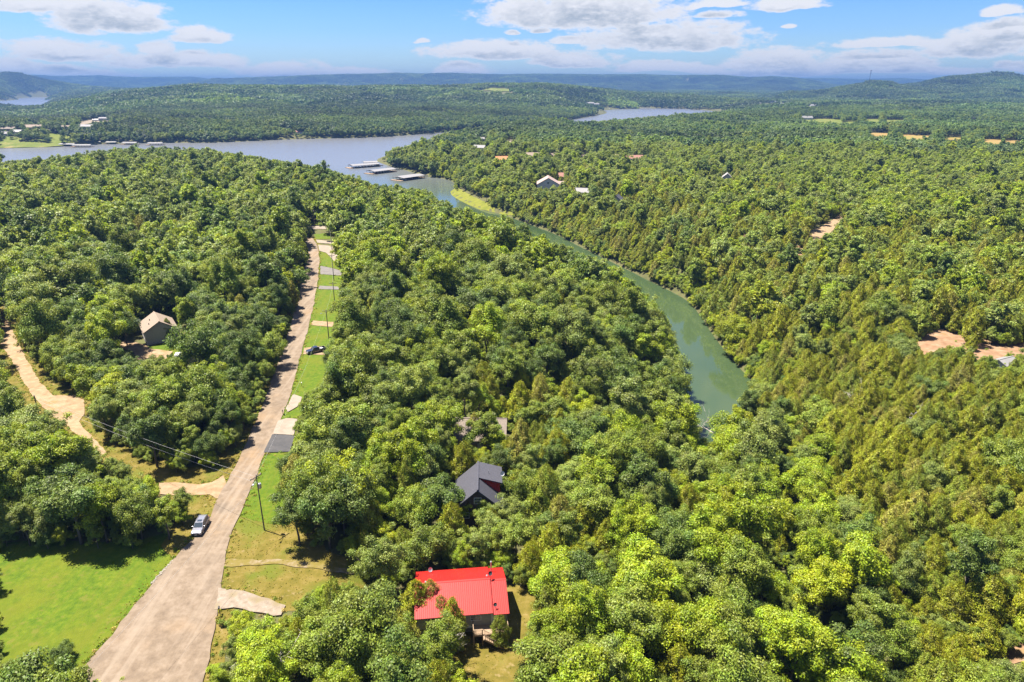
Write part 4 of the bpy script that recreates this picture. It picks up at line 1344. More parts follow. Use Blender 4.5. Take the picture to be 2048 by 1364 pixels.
# radio mast on the small hill
mp_ = g1(1737, 172)
mast = thing('radio_mast', 'thin radio mast on the small hill', 'mast', mp_)
hh = 75.0
MB().tube([(0, 0, 0), (0, 0, hh)], [1.6, 0.7], 6).build('shaft', M_DARKMETAL, mast)
MB().box((0, 0, hh - 3), (9, 1.2, 3)).box((0, 0, hh - 14), (6, 1.2, 2)).build('antenna', M_DARKMETAL, mast)

# ------------------------------------------------------------------ boat docks


def boat_dock(p, rz, L, W, label, roof=None, group='covered boat docks'):
    t = thing('boat_dock', label, 'dock', p, rz, group)
    MB().box((-L / 2 - 2.0, 0, 0.32), (4.4, W, 0.5)).build('swim_deck', M_WOOD, t)
    MB().box((0, 0, 0.32), (L, 1.8, 0.5)).box((L / 2 + 1.2, 0, 0.32), (2.4, W * 0.8, 0.5)).build('walkway', M_WOOD, t)
    ns = int(L / 4.2)
    for i in range(ns + 1):
        x = -L / 2 + i * L / ns
        f = MB().box((x, -W / 4 - 0.45, 0.3), (0.9, W / 2 - 0.95, 0.45)).box((x, W / 4 + 0.45, 0.3), (0.9, W / 2 - 0.95, 0.45)).build('finger', M_WOOD, t)
        for y in (-W / 2 + 0.3, W / 2 - 0.3):
            MB().box((x, y, 1.8), (0.2, 0.2, 2.7)).build('roof_post', M_DARKMETAL, f)
    h = 3.1
    for s in (-1, 1):
        q = [(-L / 2 - 0.8, s * (W / 2 + 0.7), h), (L / 2 + 0.8, s * (W / 2 + 0.7), h), (L / 2 + 0.8, 0, h + 1.1), (-L / 2 - 0.8, 0, h + 1.1)]
        MB().slab(q if s < 0 else q[::-1], 0.15).build('roof_slope', roof or M_PALEROOF, t)
    MB().box((0, -W / 2 - 0.66, h - 0.22), (L + 1.4, 0.08, 0.4)).build('fascia', M_DARKMETAL, t)
    mb = MB()
    for x in (-L / 2 - 0.72, L / 2 + 0.72):
        mb.loft([[(x - 0.03, -W / 2 - 0.6, h - 0.25), (x - 0.03, W / 2 + 0.6, h - 0.25), (x - 0.03, 0, h + 0.8)], [(x + 0.03, -W / 2 - 0.6, h - 0.25), (x + 0.03, W / 2 + 0.6, h - 0.25), (x + 0.03, 0, h + 0.8)]])
    mb.build('gable_panel', M_DARKMETAL, t)
    return t


def moor(dock, x, s, mat, label, W):
    m = dock.matrix_basis
    b = thing('motor_boat', label, 'boat', m @ Vector((x, s * W * 0.27, 0.05)), dock.rotation_euler.z + (0 if s < 0 else math.pi), 'boats moored under the dock roofs')
    hull = []
    for y, w2, z0 in ((2.6, 0.9, 0.0), (0.5, 1.0, 0.0), (-1.6, 0.85, 0.05), (-2.9, 0.1, 0.35)):
        hull.append([(-w2, y, 0.95), (-w2 * 0.75, y, z0), (w2 * 0.75, y, z0), (w2, y, 0.95)])
    h = MB().loft(hull).build('hull', mat, b)
    MB().box((0, 0.3, 1.15), (1.3, 0.08, 0.5), rx=R(-25)).build('windscreen', M_PANE, b)
    MB().box((0, 2.75, 0.9), (0.4, 0.35, 0.9)).build('outboard', M_PLASTIC, b)
    MB().box((-0.45, 1.1, 1.0), (0.5, 0.5, 0.35)).box((0.45, 1.1, 1.0), (0.5, 0.5, 0.35)).build('seat', M_TRIM, b)


def dock_at(px, py, rz, L, W, label):
    p = at(px, py, ZW)
    d = boat_dock(Vector((p.x, p.y, ZW)), rz, L, W, label)
    return d


dks = [dock_at(818, 358, R(52), 30, 16, 'boat dock with a pale roof, closest to the cove shore'), dock_at(763, 345, R(50), 30, 15, 'boat dock with a pale roof, middle of the three off the point'),
       dock_at(728, 334, R(38), 34, 14, 'boat dock with a pale roof, farthest out off the point'), dock_at(741, 329, R(20), 16, 9, 'small boat dock roof peeking behind the outermost dock')]
BOATC = [('white', M_TRIM), ('red', M_REDWALL), ('black', M_BLACKP)]
for i, dck in enumerate(dks[:3]):
    dl = ['the cove shore dock', 'the middle dock', 'the outermost dock'][i]
    for j, x in enumerate((-10.5, -2.1, 6.3)):
        cn, cm = BOATC[(i + j) % 3]
        moor(dck, x, -1, cm, '%s motor boat moored under the roof of %s' % (cn, dl), 16)
# gangways to the bank
for (p0, p1, lb) in (((842, 353), (856, 352), 'gangway from the cove shore dock to the bank'), ((787, 341), (800, 339), 'gangway from the middle dock to the bank'), ((752, 331.5), (766, 331), 'gangway from the outermost dock to the bank')):
    a0, b0 = at(*p0, ZW + 0.6), at(*p1, ZW + 1.2)
    mid_ = (a0 + b0) / 2
    dv = b0 - a0
    g = thing('gangway', lb, 'gangway', mid_, math.atan2(dv.y, dv.x), 'gangways to the docks')
    MB().box((0, 0, 0), (dv.length, 1.4, 0.15)).build('deck', M_WOOD, g)
    for s in (-0.65, 0.65):
        MB().box((0, s, 0.5), (dv.length, 0.05, 0.9)).build('railing', M_STEEL, g)
for (px, py, rz_, L, W, lb) in ((110, 291, 8, 17, 13, 'tall far shore dock at the lawn edge'), (137, 292, -10, 26, 13, 'far shore dock beside the tall one'), (166, 294, 5, 26, 12, 'far shore dock farthest from the lawn'),
                                (192, 287, 0, 20, 10, 'far shore dock under the dark trees'), (224, 288, 2, 15, 9, 'small far shore dock past the dark trees'), (262, 289, -8, 24, 11, 'far shore dock with bright roof by the tan bank'),
                                (312, 290, 4, 22, 10, 'far shore dock at the end of the tan bank'), (1210, 219, 0, 34, 14, 'distant dock on the second water'), (1290, 218, 2, 40, 14, 'distant dock at the far side of the second water')):
    p = at(px, py, ZW)
    boat_dock(Vector((p.x, p.y, ZW)), R(rz_), L, W, lb, roof=M_PALEROOF, group='far docks')

# ------------------------------------------------------------------ vehicles


def wheel(parent, x, y, r, wd):
    w_ = MB().tube([(x - wd / 2, y, r), (x + wd / 2, y, r)], r, 18).build('wheel', M_TYRE, parent)
    MB().tube([(x - wd / 2 - 0.012, y, r), (x + wd / 2 + 0.012, y, r)], r * 0.62, 12).build('rim', M_STEEL, w_)
    return w_


def car_ring(y, wb, wm, wt2, z0, zm, zt):
    return [(-wb, y, z0), (wb, y, z0), (wm, y, zm), (wt2, y, zt), (-wt2, y, zt), (-wm, y, zm)]


def suv(p, rz, label):
    """Forward is local -Y."""
    t = thing('parked_car', label, 'car', p, rz)
    st_ = [(-2.36, 0.70, 0.76, 0.66, 0.42, 0.62, 0.74), (-2.25, 0.84, 0.88, 0.78, 0.30, 0.66, 0.88), (-1.9, 0.90, 0.93, 0.83, 0.26, 0.74, 0.99), (-1.05, 0.92, 0.95, 0.86, 0.26, 0.80, 1.06), (0.2, 0.92, 0.95, 0.88, 0.26, 0.82, 1.08),
           (1.6, 0.92, 0.95, 0.88, 0.26, 0.84, 1.10), (2.2, 0.90, 0.92, 0.84, 0.32, 0.84, 1.10), (2.36, 0.82, 0.86, 0.78, 0.42, 0.80, 1.02)]
    MB().loft([car_ring(*s_) for s_ in st_]).build('body', M_SILVER, t, smooth=False, bevel=0.05)
    cab = [(-1.12, 0.84, 0.80, 1.07, 1.08), (-0.30, 0.84, 0.68, 1.07, 1.66), (0.3, 0.84, 0.69, 1.08, 1.74), (1.5, 0.84, 0.68, 1.09, 1.72), (2.02, 0.83, 0.66, 1.09, 1.62), (2.3, 0.80, 0.74, 1.09, 1.12)]
    MB().loft([[(-a, y, z0), (a, y, z0), (b, y, z1), (-b, y, z1)] for y, a, b, z0, z1 in cab]).build('cabin', M_SILVER, t, bevel=0.04)
    MB().slab([(-0.74, -1.06, 1.15), (0.74, -1.06, 1.15), (0.64, -0.36, 1.65), (-0.64, -0.36, 1.65)], 0.02).build('windscreen', M_PANE, t)
    for s in (-1, 1):
        for y0_, y1_, z1_ in ((-0.75, 0.25, 1.62), (0.33, 1.15, 1.64), (1.23, 1.95, 1.58)):
            yy = y0_ + (0.38 if y0_ < -0.5 else 0.03)
            q = [(s * 0.862, y0_, 1.13), (s * 0.862, y1_, 1.13), (s * 0.715, y1_ - 0.03, z1_), (s * 0.715, yy, z1_)]
            MB().slab(q if s > 0 else q[::-1], 0.03).build('side_window', M_PANE, t)
        MB().box((s * 1.04, -0.72, 1.14), (0.2, 0.12, 0.15)).build('mirror', M_SILVER, t, bevel=0.03)
        MB().box((s * 0.66, -2.24, 0.80), (0.34, 0.22, 0.13), rz=s * 0.3).build('headlight', M_LAMP, t)
        MB().box((s * 0.78, 2.30, 0.98), (0.16, 0.12, 0.26)).build('tail_light', M_REDLAMP, t)
        MB().tube([(s * 0.60, -0.1, 1.80), (s * 0.60, 1.7, 1.78)], 0.03, 6).box((s * 0.6, -0.05, 1.74), (0.04, 0.1, 0.1)).box((s * 0.6, 1.65, 1.73), (0.04, 0.1, 0.1)).build('roof_rail', M_STEEL, t)
        wheel(t, s * 0.84, -1.45, 0.37, 0.24)
        wheel(t, s * 0.84, 1.40, 0.37, 0.24)
    MB().slab([(-0.40, -0.12, 1.725), (0.40, -0.12, 1.725), (0.40, 0.36, 1.775), (-0.40, 0.36, 1.775)], 0.02).build('sunroof', M_PANE, t)
    MB().slab([(-0.66, 2.09, 1.58), (0.66, 2.09, 1.58), (0.72, 2.31, 1.17), (-0.72, 2.31, 1.17)][::-1], 0.03).build('rear_window', M_PANE, t)
    MB().box((0, -2.34, 0.66), (1.0, 0.08, 0.22)).build('grille', M_PLASTIC, t)
    MB().box((0, -2.35, 0.40), (1.5, 0.12, 0.18)).build('bumper', M_PLASTIC, t)
    MB().box((0, -2.42, 0.5), (0.32, 0.02, 0.12)).build('number_plate', M_TRIM, t)
    return t


f0, f1 = g1(393, 1076), g1(411, 1044)
dv = f1 - f0
suv(((f0 + f1) / 2) + Vector((0, 0, 0.17)), math.atan2(dv.y, dv.x) - math.pi / 2, 'silver car with roof rails parked on the road edge')
mask([(376, 1072), (388, 1036), (404, 1030), (420, 1036), (420, 1052), (402, 1082), (384, 1082)], 400)


def pickup(p, rz, label):
    t = thing('pickup_truck', label, 'truck', p, rz)
    st_ = [(-2.85, 0.78, 0.86, 0.78, 0.5, 0.72, 0.98), (-2.6, 0.92, 0.97, 0.9, 0.38, 0.8, 1.08), (-1.3, 0.95, 1.0, 0.93, 0.36, 0.84, 1.14), (0.75, 0.95, 1.0, 0.93, 0.36, 0.84, 1.16)]
    MB().loft([car_ring(*s_) for s_ in st_]).build('body', M_BLACKP, t, bevel=0.05)
    cab = [(-1.35, 0.90, 0.86, 1.13, 1.15), (-0.70, 0.90, 0.76, 1.14, 1.80), (0.45, 0.90, 0.76, 1.15, 1.82), (0.72, 0.90, 0.86, 1.15, 1.2)]
    MB().loft([[(-a, y, z0), (a, y, z0), (b, y, z1), (-b, y, z1)] for y, a, b, z0, z1 in cab]).build('cabin', M_BLACKP, t, bevel=0.04)
    MB().slab([(-0.78, -1.30, 1.22), (0.78, -1.30, 1.22), (0.70, -0.74, 1.77), (-0.70, -0.74, 1.77)], 0.02).build('windscreen', M_PANE, t)
    for s in (-1, 1):
        for y0_, y1_ in ((-0.85, -0.12), (-0.05, 0.55)):
            q = [(s * 0.915, y0_, 1.2), (s * 0.915, y1_, 1.2), (s * 0.785, y1_ - 0.05, 1.72), (s * 0.785, y0_ + (0.3 if y0_ < -0.5 else 0.03), 1.72)]
            MB().slab(q if s > 0 else q[::-1], 0.03).build('side_window', M_PANE, t)
        MB().box((s * 1.1, -0.95, 1.22), (0.24, 0.12, 0.22)).build('mirror', M_PLASTIC, t)
        MB().box((s * 0.7, -2.78, 0.88), (0.34, 0.16, 0.2)).build('headlight', M_LAMP, t)
        MB().box((s * 0.9, 2.82, 0.95), (0.14, 0.08, 0.3)).build('tail_light', M_REDLAMP, t)
        MB().box((s * 0.93, 1.78, 0.88), (0.12, 2.0, 0.56)).build('bed_side', M_BLACKP, t)
        wheel(t, s * 0.88, -1.85, 0.41, 0.27)
        wheel(t, s * 0.88, 1.85, 0.41, 0.27)
    MB().box((0, 1.78, 0.56), (1.75, 2.0, 0.1)).build('bed_floor', M_PLASTIC, t)
    MB().box((0, 2.79, 0.9), (1.74, 0.08, 0.5)).build('tailgate', M_BLACKP, t)
    MB().box((0, -2.88, 0.55), (1.8, 0.14, 0.24)).build('bumper', M_STEEL, t)
    MB().box((0, -2.86, 0.82), (1.0, 0.06, 0.24)).build('grille', M_PLASTIC, t)
    MB().box((0.1, 1.6, 0.86), (0.9, 0.8, 0.5), rz=0.3).build('cargo_box', M_TRIM, t)
    return t


f0, f1 = g1(619, 708), g1(646, 702)
dv = f1 - f0
pickup((f0 + f1) / 2 + Vector((0, 0, 0.11)), math.atan2(dv.y, dv.x) - math.pi / 2, 'black pickup truck parked across the roadside strip')
mask([(614, 698), (650, 690), (652, 706), (620, 714)], 600)

# ------------------------------------------------------------------ utility poles and wires


def pole(px, py, h, label, arms=1, lamp=False, rz=0.0, tank=False, r=0.16):
    p = g1(px, py)
    t = thing('utility_pole', label, 'pole', p, rz, 'utility poles')
    MB().tube([(0, 0, -0.8), (0, 0, h)], [r, r * 0.68], 10).build('shaft', M_POLE, t)
    for i in range(arms):
        z = h - 0.45 - i * 1.1
        a = MB().box((0, 0.17, z), (2.4 - 0.5 * i, 0.12, 0.14)).tube([(-0.7, 0.17, z), (0, 0.12, z - 0.7)], 0.03, 5).tube([(0.7, 0.17, z), (0, 0.12, z - 0.7)], 0.03, 5).build('crossarm', M_POLE, t)
        for x in (-1.05 + 0.25 * i, 1.05 - 0.25 * i):
            MB().tube([(x, 0.17, z + 0.07), (x, 0.17, z + 0.16), (x, 0.17, z + 0.26)], [0.03, 0.07, 0.04], 8).build('insulator', M_TRIM, a)
    MB().tube([(0, 0, h), (0, 0, h + 0.22)], [0.06, 0.03], 8).build('top_pin', M_TRIM, t)
    if tank:
        k = MB().tube([(0.42, 0, h - 2.9), (0.42, 0, h - 2.8), (0.42, 0, h - 1.95), (0.42, 0, h - 1.85)], [0.2, 0.27, 0.27, 0.2], 14).build('transformer', M_STEEL, t)
        MB().tube([(0.42, 0, h - 1.86), (0.42, 0, h - 1.6)], [0.06, 0.03], 8).build('bushing', M_TRIM, k)
    if lamp:
        k = MB().tube([(0, 0, h - 1.3), (-0.5, -0.3, h - 0.9), (-1.3, -0.7, h - 0.85)], 0.035, 6).build('lamp_arm', M_STEEL, t)
        MB().box((-1.45, -0.78, h - 0.9), (0.5, 0.25, 0.14), rz=R(28)).build('lamp_head', M_STEEL, k)
    return t, p, h


P0, p0_, h0_ = pole(529, 1061, 11.4, 'tall utility pole standing in the dry grass plot', arms=1, lamp=True, rz=R(60), tank=True, r=0.125)
P1, p1_, h1_ = pole(84, 850, 7.6, 'utility pole beside the dirt lane', arms=0)
P2, p2_, h2_ = pole(658, 679, 9.8, 'utility pole on the lawn above the black pickup', rz=R(5), lamp=True)
P3, p3_, h3_ = pole(671, 622, 10.5, 'utility pole on the long roadside lawn', rz=R(5))
P4, p4_, h4_ = pole(668, 562, 11.0, 'utility pole by the grey asphalt drive', rz=R(5))
P5, p5_, h5_ = pole(664, 500, 9.5, 'utility pole by the pale curved drive', rz=R(5))
P6, p6_, h6_ = pole(630, 456, 10.0, 'utility pole at the pale cross street', rz=R(5))
for pp, hh_ in ((p0_, h0_), (p2_, h2_), (p3_, h3_), (p4_, h4_), (p5_, h5_), (p6_, h6_)):
    b0 = proj(pp.x, pp.y, pp.z)
    t0 = proj(pp.x, pp.y, pp.z + hh_)
    mask([(b0[0] - 4, b0[1]), (t0[0] - 5, t0[1]), (t0[0] + 5, t0[1]), (b0[0] + 4, b0[1])], math.hypot(pp.x, pp.y))


def wire(a, b, sag, label, r=0.012, n_=16):
    a, b = Vector(a), Vector(b)
    pts = []
    for i in range(n_ + 1):
        f = i / n_
        q = a.lerp(b, f)
        q.z -= sag * 4 * f * (1 - f)
        pts.append(q)
    o = MB().tube(pts, r, 5).build('power_line', M_WIRE, None)
    return tag(o, label, 'wire', 'overhead lines')


def top(p, h, dz=0.0, dx=0.0):
    return (p.x + dx, p.y, p.z + h + dz)


wire(top(p1_, h1_, 0.1), top(p0_, h0_, -0.2, -0.3), 0.8, 'upper overhead line crossing from dirt lane to tall pole', 0.016)
wire(top(p1_, h1_, -0.9), top(p0_, h0_, -1.5, -0.1), 1.0, 'lower overhead line crossing from dirt lane to tall pole', 0.016)
wire(top(p0_, h0_, 0.1, 0.2), top(p2_, h2_, -0.2), 1.6, 'overhead line from the tall pole to the pickup lawn')
for (a0, ha, b0, hb, nm_) in ((p2_, h2_, p3_, h3_, 'pickup lawn to long lawn'), (p3_, h3_, p4_, h4_, 'long lawn to grey drive'), (p4_, h4_, p5_, h5_, 'grey drive to curved drive'), (p5_, h5_, p6_, h6_, 'curved drive to cross street')):
    wire(top(a0, ha, -0.2), top(b0, hb, -0.2), 0.8, 'overhead line from %s' % nm_)
wire(top(p0_, h0_, -1.2, 0.2), (-60.0, 20.0, 9.0), 1.2, 'overhead line from the tall pole across the wide road')

# ------------------------------------------------------------------ small roadside things


def mailbox(px, py, rz, label, mat):
    p = g1(px, py)
    t = thing('mailbox', label, 'mailbox', p, rz, 'mailboxes')
    MB().box((0, 0, 0.5), (0.1, 0.1, 1.2)).build('post', M_WOOD, t)
    ringm = [(-0.11, 1.08), (0.11, 1.08), (0.11, 1.26), (0.06, 1.34), (-0.06, 1.34), (-0.11, 1.26)]
    MB().loft([[(x, y, z) for x, z in ringm] for y in (-0.26, 0.26)]).build('box', mat, t)
    MB().box((0.125, 0.1, 1.3), (0.02, 0.05, 0.16)).build('flag', M_REDLAMP, t)


mailbox(440, 1228, R(20), 'dark mailbox at the gravel drive corner', M_PLASTIC)
mailbox(566, 830, R(20), 'dark mailbox at the small rounded lawn', M_PLASTIC)
mailbox(604, 774, R(20), 'white mailbox on the lawn below the pickup', M_TRIM)
mailbox(641, 508, R(10), 'dark mailbox at the curved drive', M_PLASTIC)
# pale stones edging the lawn
ed = thing('stone_edging', 'line of pale stones edging the lawn beside the road', 'edging', g1(324, 1146))
q0, q1 = g1(302, 1170), g1(345, 1124)
for i in range(20):
    f = (i + 0.5) / 20
    q = q0.lerp(q1, f) - ed.location
    rg = np.random.default_rng(900 + i)
    s_ = (rg.uniform(0.28, 0.5), rg.uniform(0.22, 0.36), rg.uniform(0.2, 0.3))
    mb = MB().box((q.x + rg.normal(0, 0.07), q.y + rg.normal(0, 0.07), 0.12), s_, rz=rg.uniform(0, 3), rx=rg.normal(0, 0.15))
    mb.v = [tuple(np.array(v) + rg.normal(0, 0.035, 3)) for v in mb.v]
    mb.build('stone', M_ROCK, ed)

# ------------------------------------------------------------------ trees: leaf clusters spread through lobed crowns


def unit(v):
    return v / (np.linalg.norm(v, axis=-1, keepdims=True) + 1e-9)


def quads(pos, nrm, su, sv, rng, along=None):
    """One leaf cluster face per point; returns vertices (n,4,3)."""
    a = rng.normal(size=pos.shape) if along is None else along + 0.35 * rng.normal(size=pos.shape)
    a = unit(a - nrm * (a * nrm).sum(-1, keepdims=True))
    b = np.cross(nrm, a)
    a, b = a * su[:, None], b * sv[:, None]
    bend = nrm * (su * 0.25)[:, None]
    return np.stack([pos - a * 0.9 - bend, pos - b, pos + a * 1.1 - bend, pos + b * rng.uniform(0.7, 1.1, (len(pos), 1))], 1)


class Leaves:
    def __init__(self):
        self.v, self.c = [], []

    def add(self, q, hue, val):
        self.v.append(q.reshape(-1, 3))
        self.c.append(np.repeat(np.stack([hue, val], 1), 4, axis=0))

    def arrays(self):
        return np.concatenate(self.v), np.concatenate(self.c)


def broadleaf_crown(L, rng, n, leaf, H=12.0, RX=4.2, lobes=60, cx=0.0, cy_=0.0, cz=0.0, low=-0.55):
    zc, rz = H * 0.60, H * 0.40
    dirs = unit(rng.normal(size=(lobes * 3, 3)))
    dirs = dirs[dirs[:, 2] > low][:lobes]
    k = len(dirs)
    # uneven outline: a few heavy limbs push the crown out in some bearings
    az = np.arctan2(dirs[:, 1], dirs[:, 0])
    ph = rng.uniform(0, 6.28, 3)
    out = 0.86 + 0.17 * np.sin(2 * az + ph[0]) + 0.14 * np.sin(3 * az + ph[1]) + 0.10 * np.sin(5 * az + ph[2])
    rad = rng.uniform(0.38, 1.10, k) * out
    rad[: k // 5] *= 0.5
    c = dirs * rad[:, None] * np.array([RX, RX, rz]) + np.array([0, 0, zc])
    c[:, :2] += rng.normal(0, 0.10, 2) * RX * ((c[:, 2:3] - zc) / rz)
    lr = rng.uniform(0.13, 0.34, k) * RX * (1.0 if lobes > 30 else 1.25)
    w_ = lr ** 2
    cnt = np.maximum(4, (n * w_ / w_.sum())).astype(int)
    idx = np.repeat(np.arange(k), cnt)
    m = len(idx)
    outw = unit(c - np.array([0, 0, zc - rz * 0.5]))
    d = unit(rng.normal(size=(m, 3)) + 0.9 * outw[idx] + np.array([0, 0, 0.35]))
    pos = c[idx] + d * (lr[idx] * rng.uniform(0.4, 1.35, m))[:, None] * np.array([1, 1, 0.8]) + rng.normal(0, 0.10, (m, 3))
    nrm = unit(d + 0.55 * rng.normal(size=(m, 3)) + np.array([0, 0, 0.25]))
    s = leaf * rng.uniform(0.65, 1.35, m)
    lobe_h, lobe_v = rng.uniform(0.2, 0.8, k), rng.uniform(0.3, 0.7, k)
    L.add(quads(pos + np.array([cx, cy_, cz]), nrm, s, s * 0.62, rng), np.clip(lobe_h[idx] + rng.normal(0, 0.2, m), 0, 1), np.clip(lobe_v[idx] + rng.normal(0, 0.22, m), 0, 1))
    return c, lr


def cedar_crown(L, rng, n, leaf, H=9.0, RX=2.3, cx=0.0, cy_=0.0, cz=0.0, power=0.75):
    t = rng.beta(1.15, 1.5, n)
    az = rng.uniform(0, 2 * np.pi, n)
    ph = rng.uniform(0, 6.28, 4)
    prof = RX * np.minimum(1.0, (t + 0.06) * 4.5) * (1 - t) ** power
    spray = 0.80 + 0.16 * np.sin(3 * az + ph[0] + t * 9) + 0.14 * np.sin(5 * az + ph[1] - t * 15) + 0.10 * np.sin(t * 34 + ph[2] + 2 * az)
    r = prof * spray * rng.uniform(0.72, 1.06, n)
    z = H * (0.06 + 0.94 * t) + rng.normal(0, 0.1, n)
    pos = np.stack([r * np.cos(az), r * np.sin(az), z], 1)
    o = np.stack([np.cos(az), np.sin(az), np.zeros(n)], 1)
    along = unit(o * 0.8 + np.array([0, 0, 0.9]) + 0.25 * rng.normal(size=(n, 3)))
    nrm = unit(o + np.array([0, 0, 0.55]) + 0.55 * rng.normal(size=(n, 3)))
    s = leaf * rng.uniform(0.6, 1.4, n) * (1.0 - 0.35 * t)
    clump = 0.5 + 0.28 * np.sin(4 * az + t * 17 + ph[3])
    L.add(quads(pos + np.array([cx, cy_, cz]), nrm, s * 1.15, s * 0.42, rng, along), np.clip(clump + rng.normal(0, 0.2, n), 0, 1), np.clip(clump * 0.8 + 0.1 + rng.normal(0, 0.2, n), 0, 1))


def trunk_shape(mb, rng, H, r0, targets=(), lean=0.25, n=6):
    p = [Vector((0, 0, -0.6))]
    for i in range(1, 5):
        p.append(Vector((rng.normal(0, lean) * i * 0.3, rng.normal(0, lean) * i * 0.3, H * 0.72 * i / 4)))
    mb.tube(p, [r0 * 1.25, r0, r0 * 0.8, r0 * 0.55, r0 * 0.3], n)
    for q in targets:
        a = p[int(rng.integers(2, 4))]
        q = Vector(q)
        mid = a.lerp(q, 0.5) + Vector((0, 0, -0.4))
        mb.tube([a, mid, q], [r0 * 0.42, r0 * 0.27, r0 * 0.1], max(4, n - 2))


def mesh_arrays(name, parts, leaf_mat, bark_mat):
    """parts: (verts, faces quads, colour or None, material index)."""
    V, F, C, MI = [], [], [], []
    o = 0
    loops, starts = [], []
    for v, f, c, mi in parts:
        v = np.asarray(v, np.float32).reshape(-1, 3)
        V.append(v)
        C.append(c if c is not None else np.full((len(v), 2), 0.5))
        for poly in f:
            starts.append(len(loops))
            loops.extend(int(i) + o for i in poly)
            MI.append(mi)
        o += len(v)
    V = np.concatenate(V)
    C = np.concatenate(C)
    me = bpy.data.meshes.new(name)
    me.vertices.add(len(V))
    me.vertices.foreach_set('co', V.ravel())
    me.loops.add(len(loops))
    me.loops.foreach_set('vertex_index', np.array(loops, np.int32))
    me.polygons.add(len(starts))
    me.polygons.foreach_set('loop_start', np.array(starts, np.int32))
    for m in (leaf_mat, bark_mat):
        if m:
            me.materials.append(m)
    me.polygons.foreach_set('material_index', np.array(MI, np.int32))
    at = me.attributes.new('leafvar', 'FLOAT_COLOR', 'POINT')
    at.data.foreach_set('color', np.concatenate([C, np.zeros((len(C), 1)), np.ones((len(C), 1))], 1).astype(np.float32).ravel())
    me.update()
    return me


def leaf_part(L):
    v, c = L.arrays()
    n = len(v) // 4
    return v, np.arange(n * 4).reshape(n, 4), c, 0


# prototypes -----------------------------------------------------------------
NB, NC, NDEAD = 9, 6, 2
CROWN, TRUNK = {'b': [], 'c': [], 'd': []}, {'b': [], 'c': [], 'd': []}
PROTO_COL = bpy.data.collections.new('tree_kinds')     # never linked to the scene: sources for the far wood only


def proto(me):
    o = bpy.data.objects.new('tree_kind_%02d' % len(PROTO_COL.objects), me)
    PROTO_COL.objects.link(o)
    return len(PROTO_COL.objects) - 1


NEAR_I, MID_I = {'b': [], 'c': [], 'd': []}, {'b': [], 'c': [], 'd': []}
for i in range(NB):
    rng = np.random.default_rng(100 + i)
    L = Leaves()
    Hh, Rx = [(12.5, 4.1), (14.0, 3.4), (10.5, 4.9), (11.5, 4.2), (13.5, 3.9), (9.8, 4.4), (12.0, 4.7), (14.5, 4.0), (11.0, 3.7)][i]
    c, lr = broadleaf_crown(L, rng, 22000, 0.142, Hh, Rx, [70, 60, 84, 34, 78, 64, 46, 72, 90][i])
    tr = MB()
    trunk_shape(tr, rng, Hh, 0.20, [c[j] for j in range(0, len(c), 9)])
    lp = leaf_part(L)
    tp = (tr.v, tr.f, None, 1)
    CROWN['b'].append(mesh_arrays('crown', [lp], M_LEAF, None))
    TRUNK['b'].append(mesh_arrays('trunk', [(tr.v, tr.f, None, 0)], M_BARK, None))
    NEAR_I['b'].append(proto(mesh_arrays('tree_kind', [lp, tp], M_LEAF, M_BARK)))
    L2 = Leaves()
    rng = np.random.default_rng(100 + i)
    broadleaf_crown(L2, rng, 5600, 0.29, Hh, Rx, 64)
    MID_I['b'].append(proto(mesh_arrays('tree_kind', [leaf_part(L2), tp], M_LEAF, M_BARK)))
for i in range(NC):
    rng = np.random.default_rng(200 + i)
    L = Leaves()
    Hh = rng.uniform(6.4, 9.0)
    Rx = rng.uniform(2.5, 3.5)
    pw = rng.uniform(0.36, 0.58)
    cedar_crown(L, rng, 12000, 0.135, Hh, Rx, power=pw)
    tr = MB()
    trunk_shape(tr, rng, Hh, 0.14, (), 0.08)
    lp, tp = leaf_part(L), (tr.v, tr.f, None, 1)
    CROWN['c'].append(mesh_arrays('crown', [lp], M_CEDAR, None))
    TRUNK['c'].append(mesh_arrays('trunk', [(tr.v, tr.f, None, 0)], M_BARK, None))
    NEAR_I['c'].append(proto(mesh_arrays('tree_kind', [lp, tp], M_CEDAR, M_BARK)))
    L2 = Leaves()
    cedar_crown(L2, np.random.default_rng(200 + i), 4000, 0.24, Hh, Rx, power=pw)
    MID_I['c'].append(proto(mesh_arrays('tree_kind', [leaf_part(L2), tp], M_CEDAR, M_BARK)))


def bare_tree(mb, rng, H):
    def limb(p, d, ln, r, depth):
        pts, rr = [p], [r]
        for k in range(1, 4):
            d = (d + Vector(rng.normal(0, 0.14, 3))).normalized()
            pts.append(pts[-1] + d * ln / 3)
            rr.append(r * (1 - 0.27 * k))
        mb.tube(pts, rr, 5, False)
        if depth:
            for _ in range(4 if depth > 1 else 3):
                q = pts[int(rng.integers(1, 4))]
                nd = (d * 0.6 + Vector(rng.normal(0, 0.7, 3)) + Vector((0, 0, 0.15))).normalized()
                limb(q, nd, ln * rng.uniform(0.4, 0.6), r * 0.5, depth - 1)
    limb(Vector((0, 0, -0.4)), Vector((0, 0, 1)), H, 0.17, 3)


BARE = []
for i in range(3):
    mb = MB()
    bare_tree(mb, np.random.default_rng(300 + i), 6.5)
    BARE.append(mesh_arrays('branches', [(mb.v, mb.f, None, 0)], M_DEAD, None))

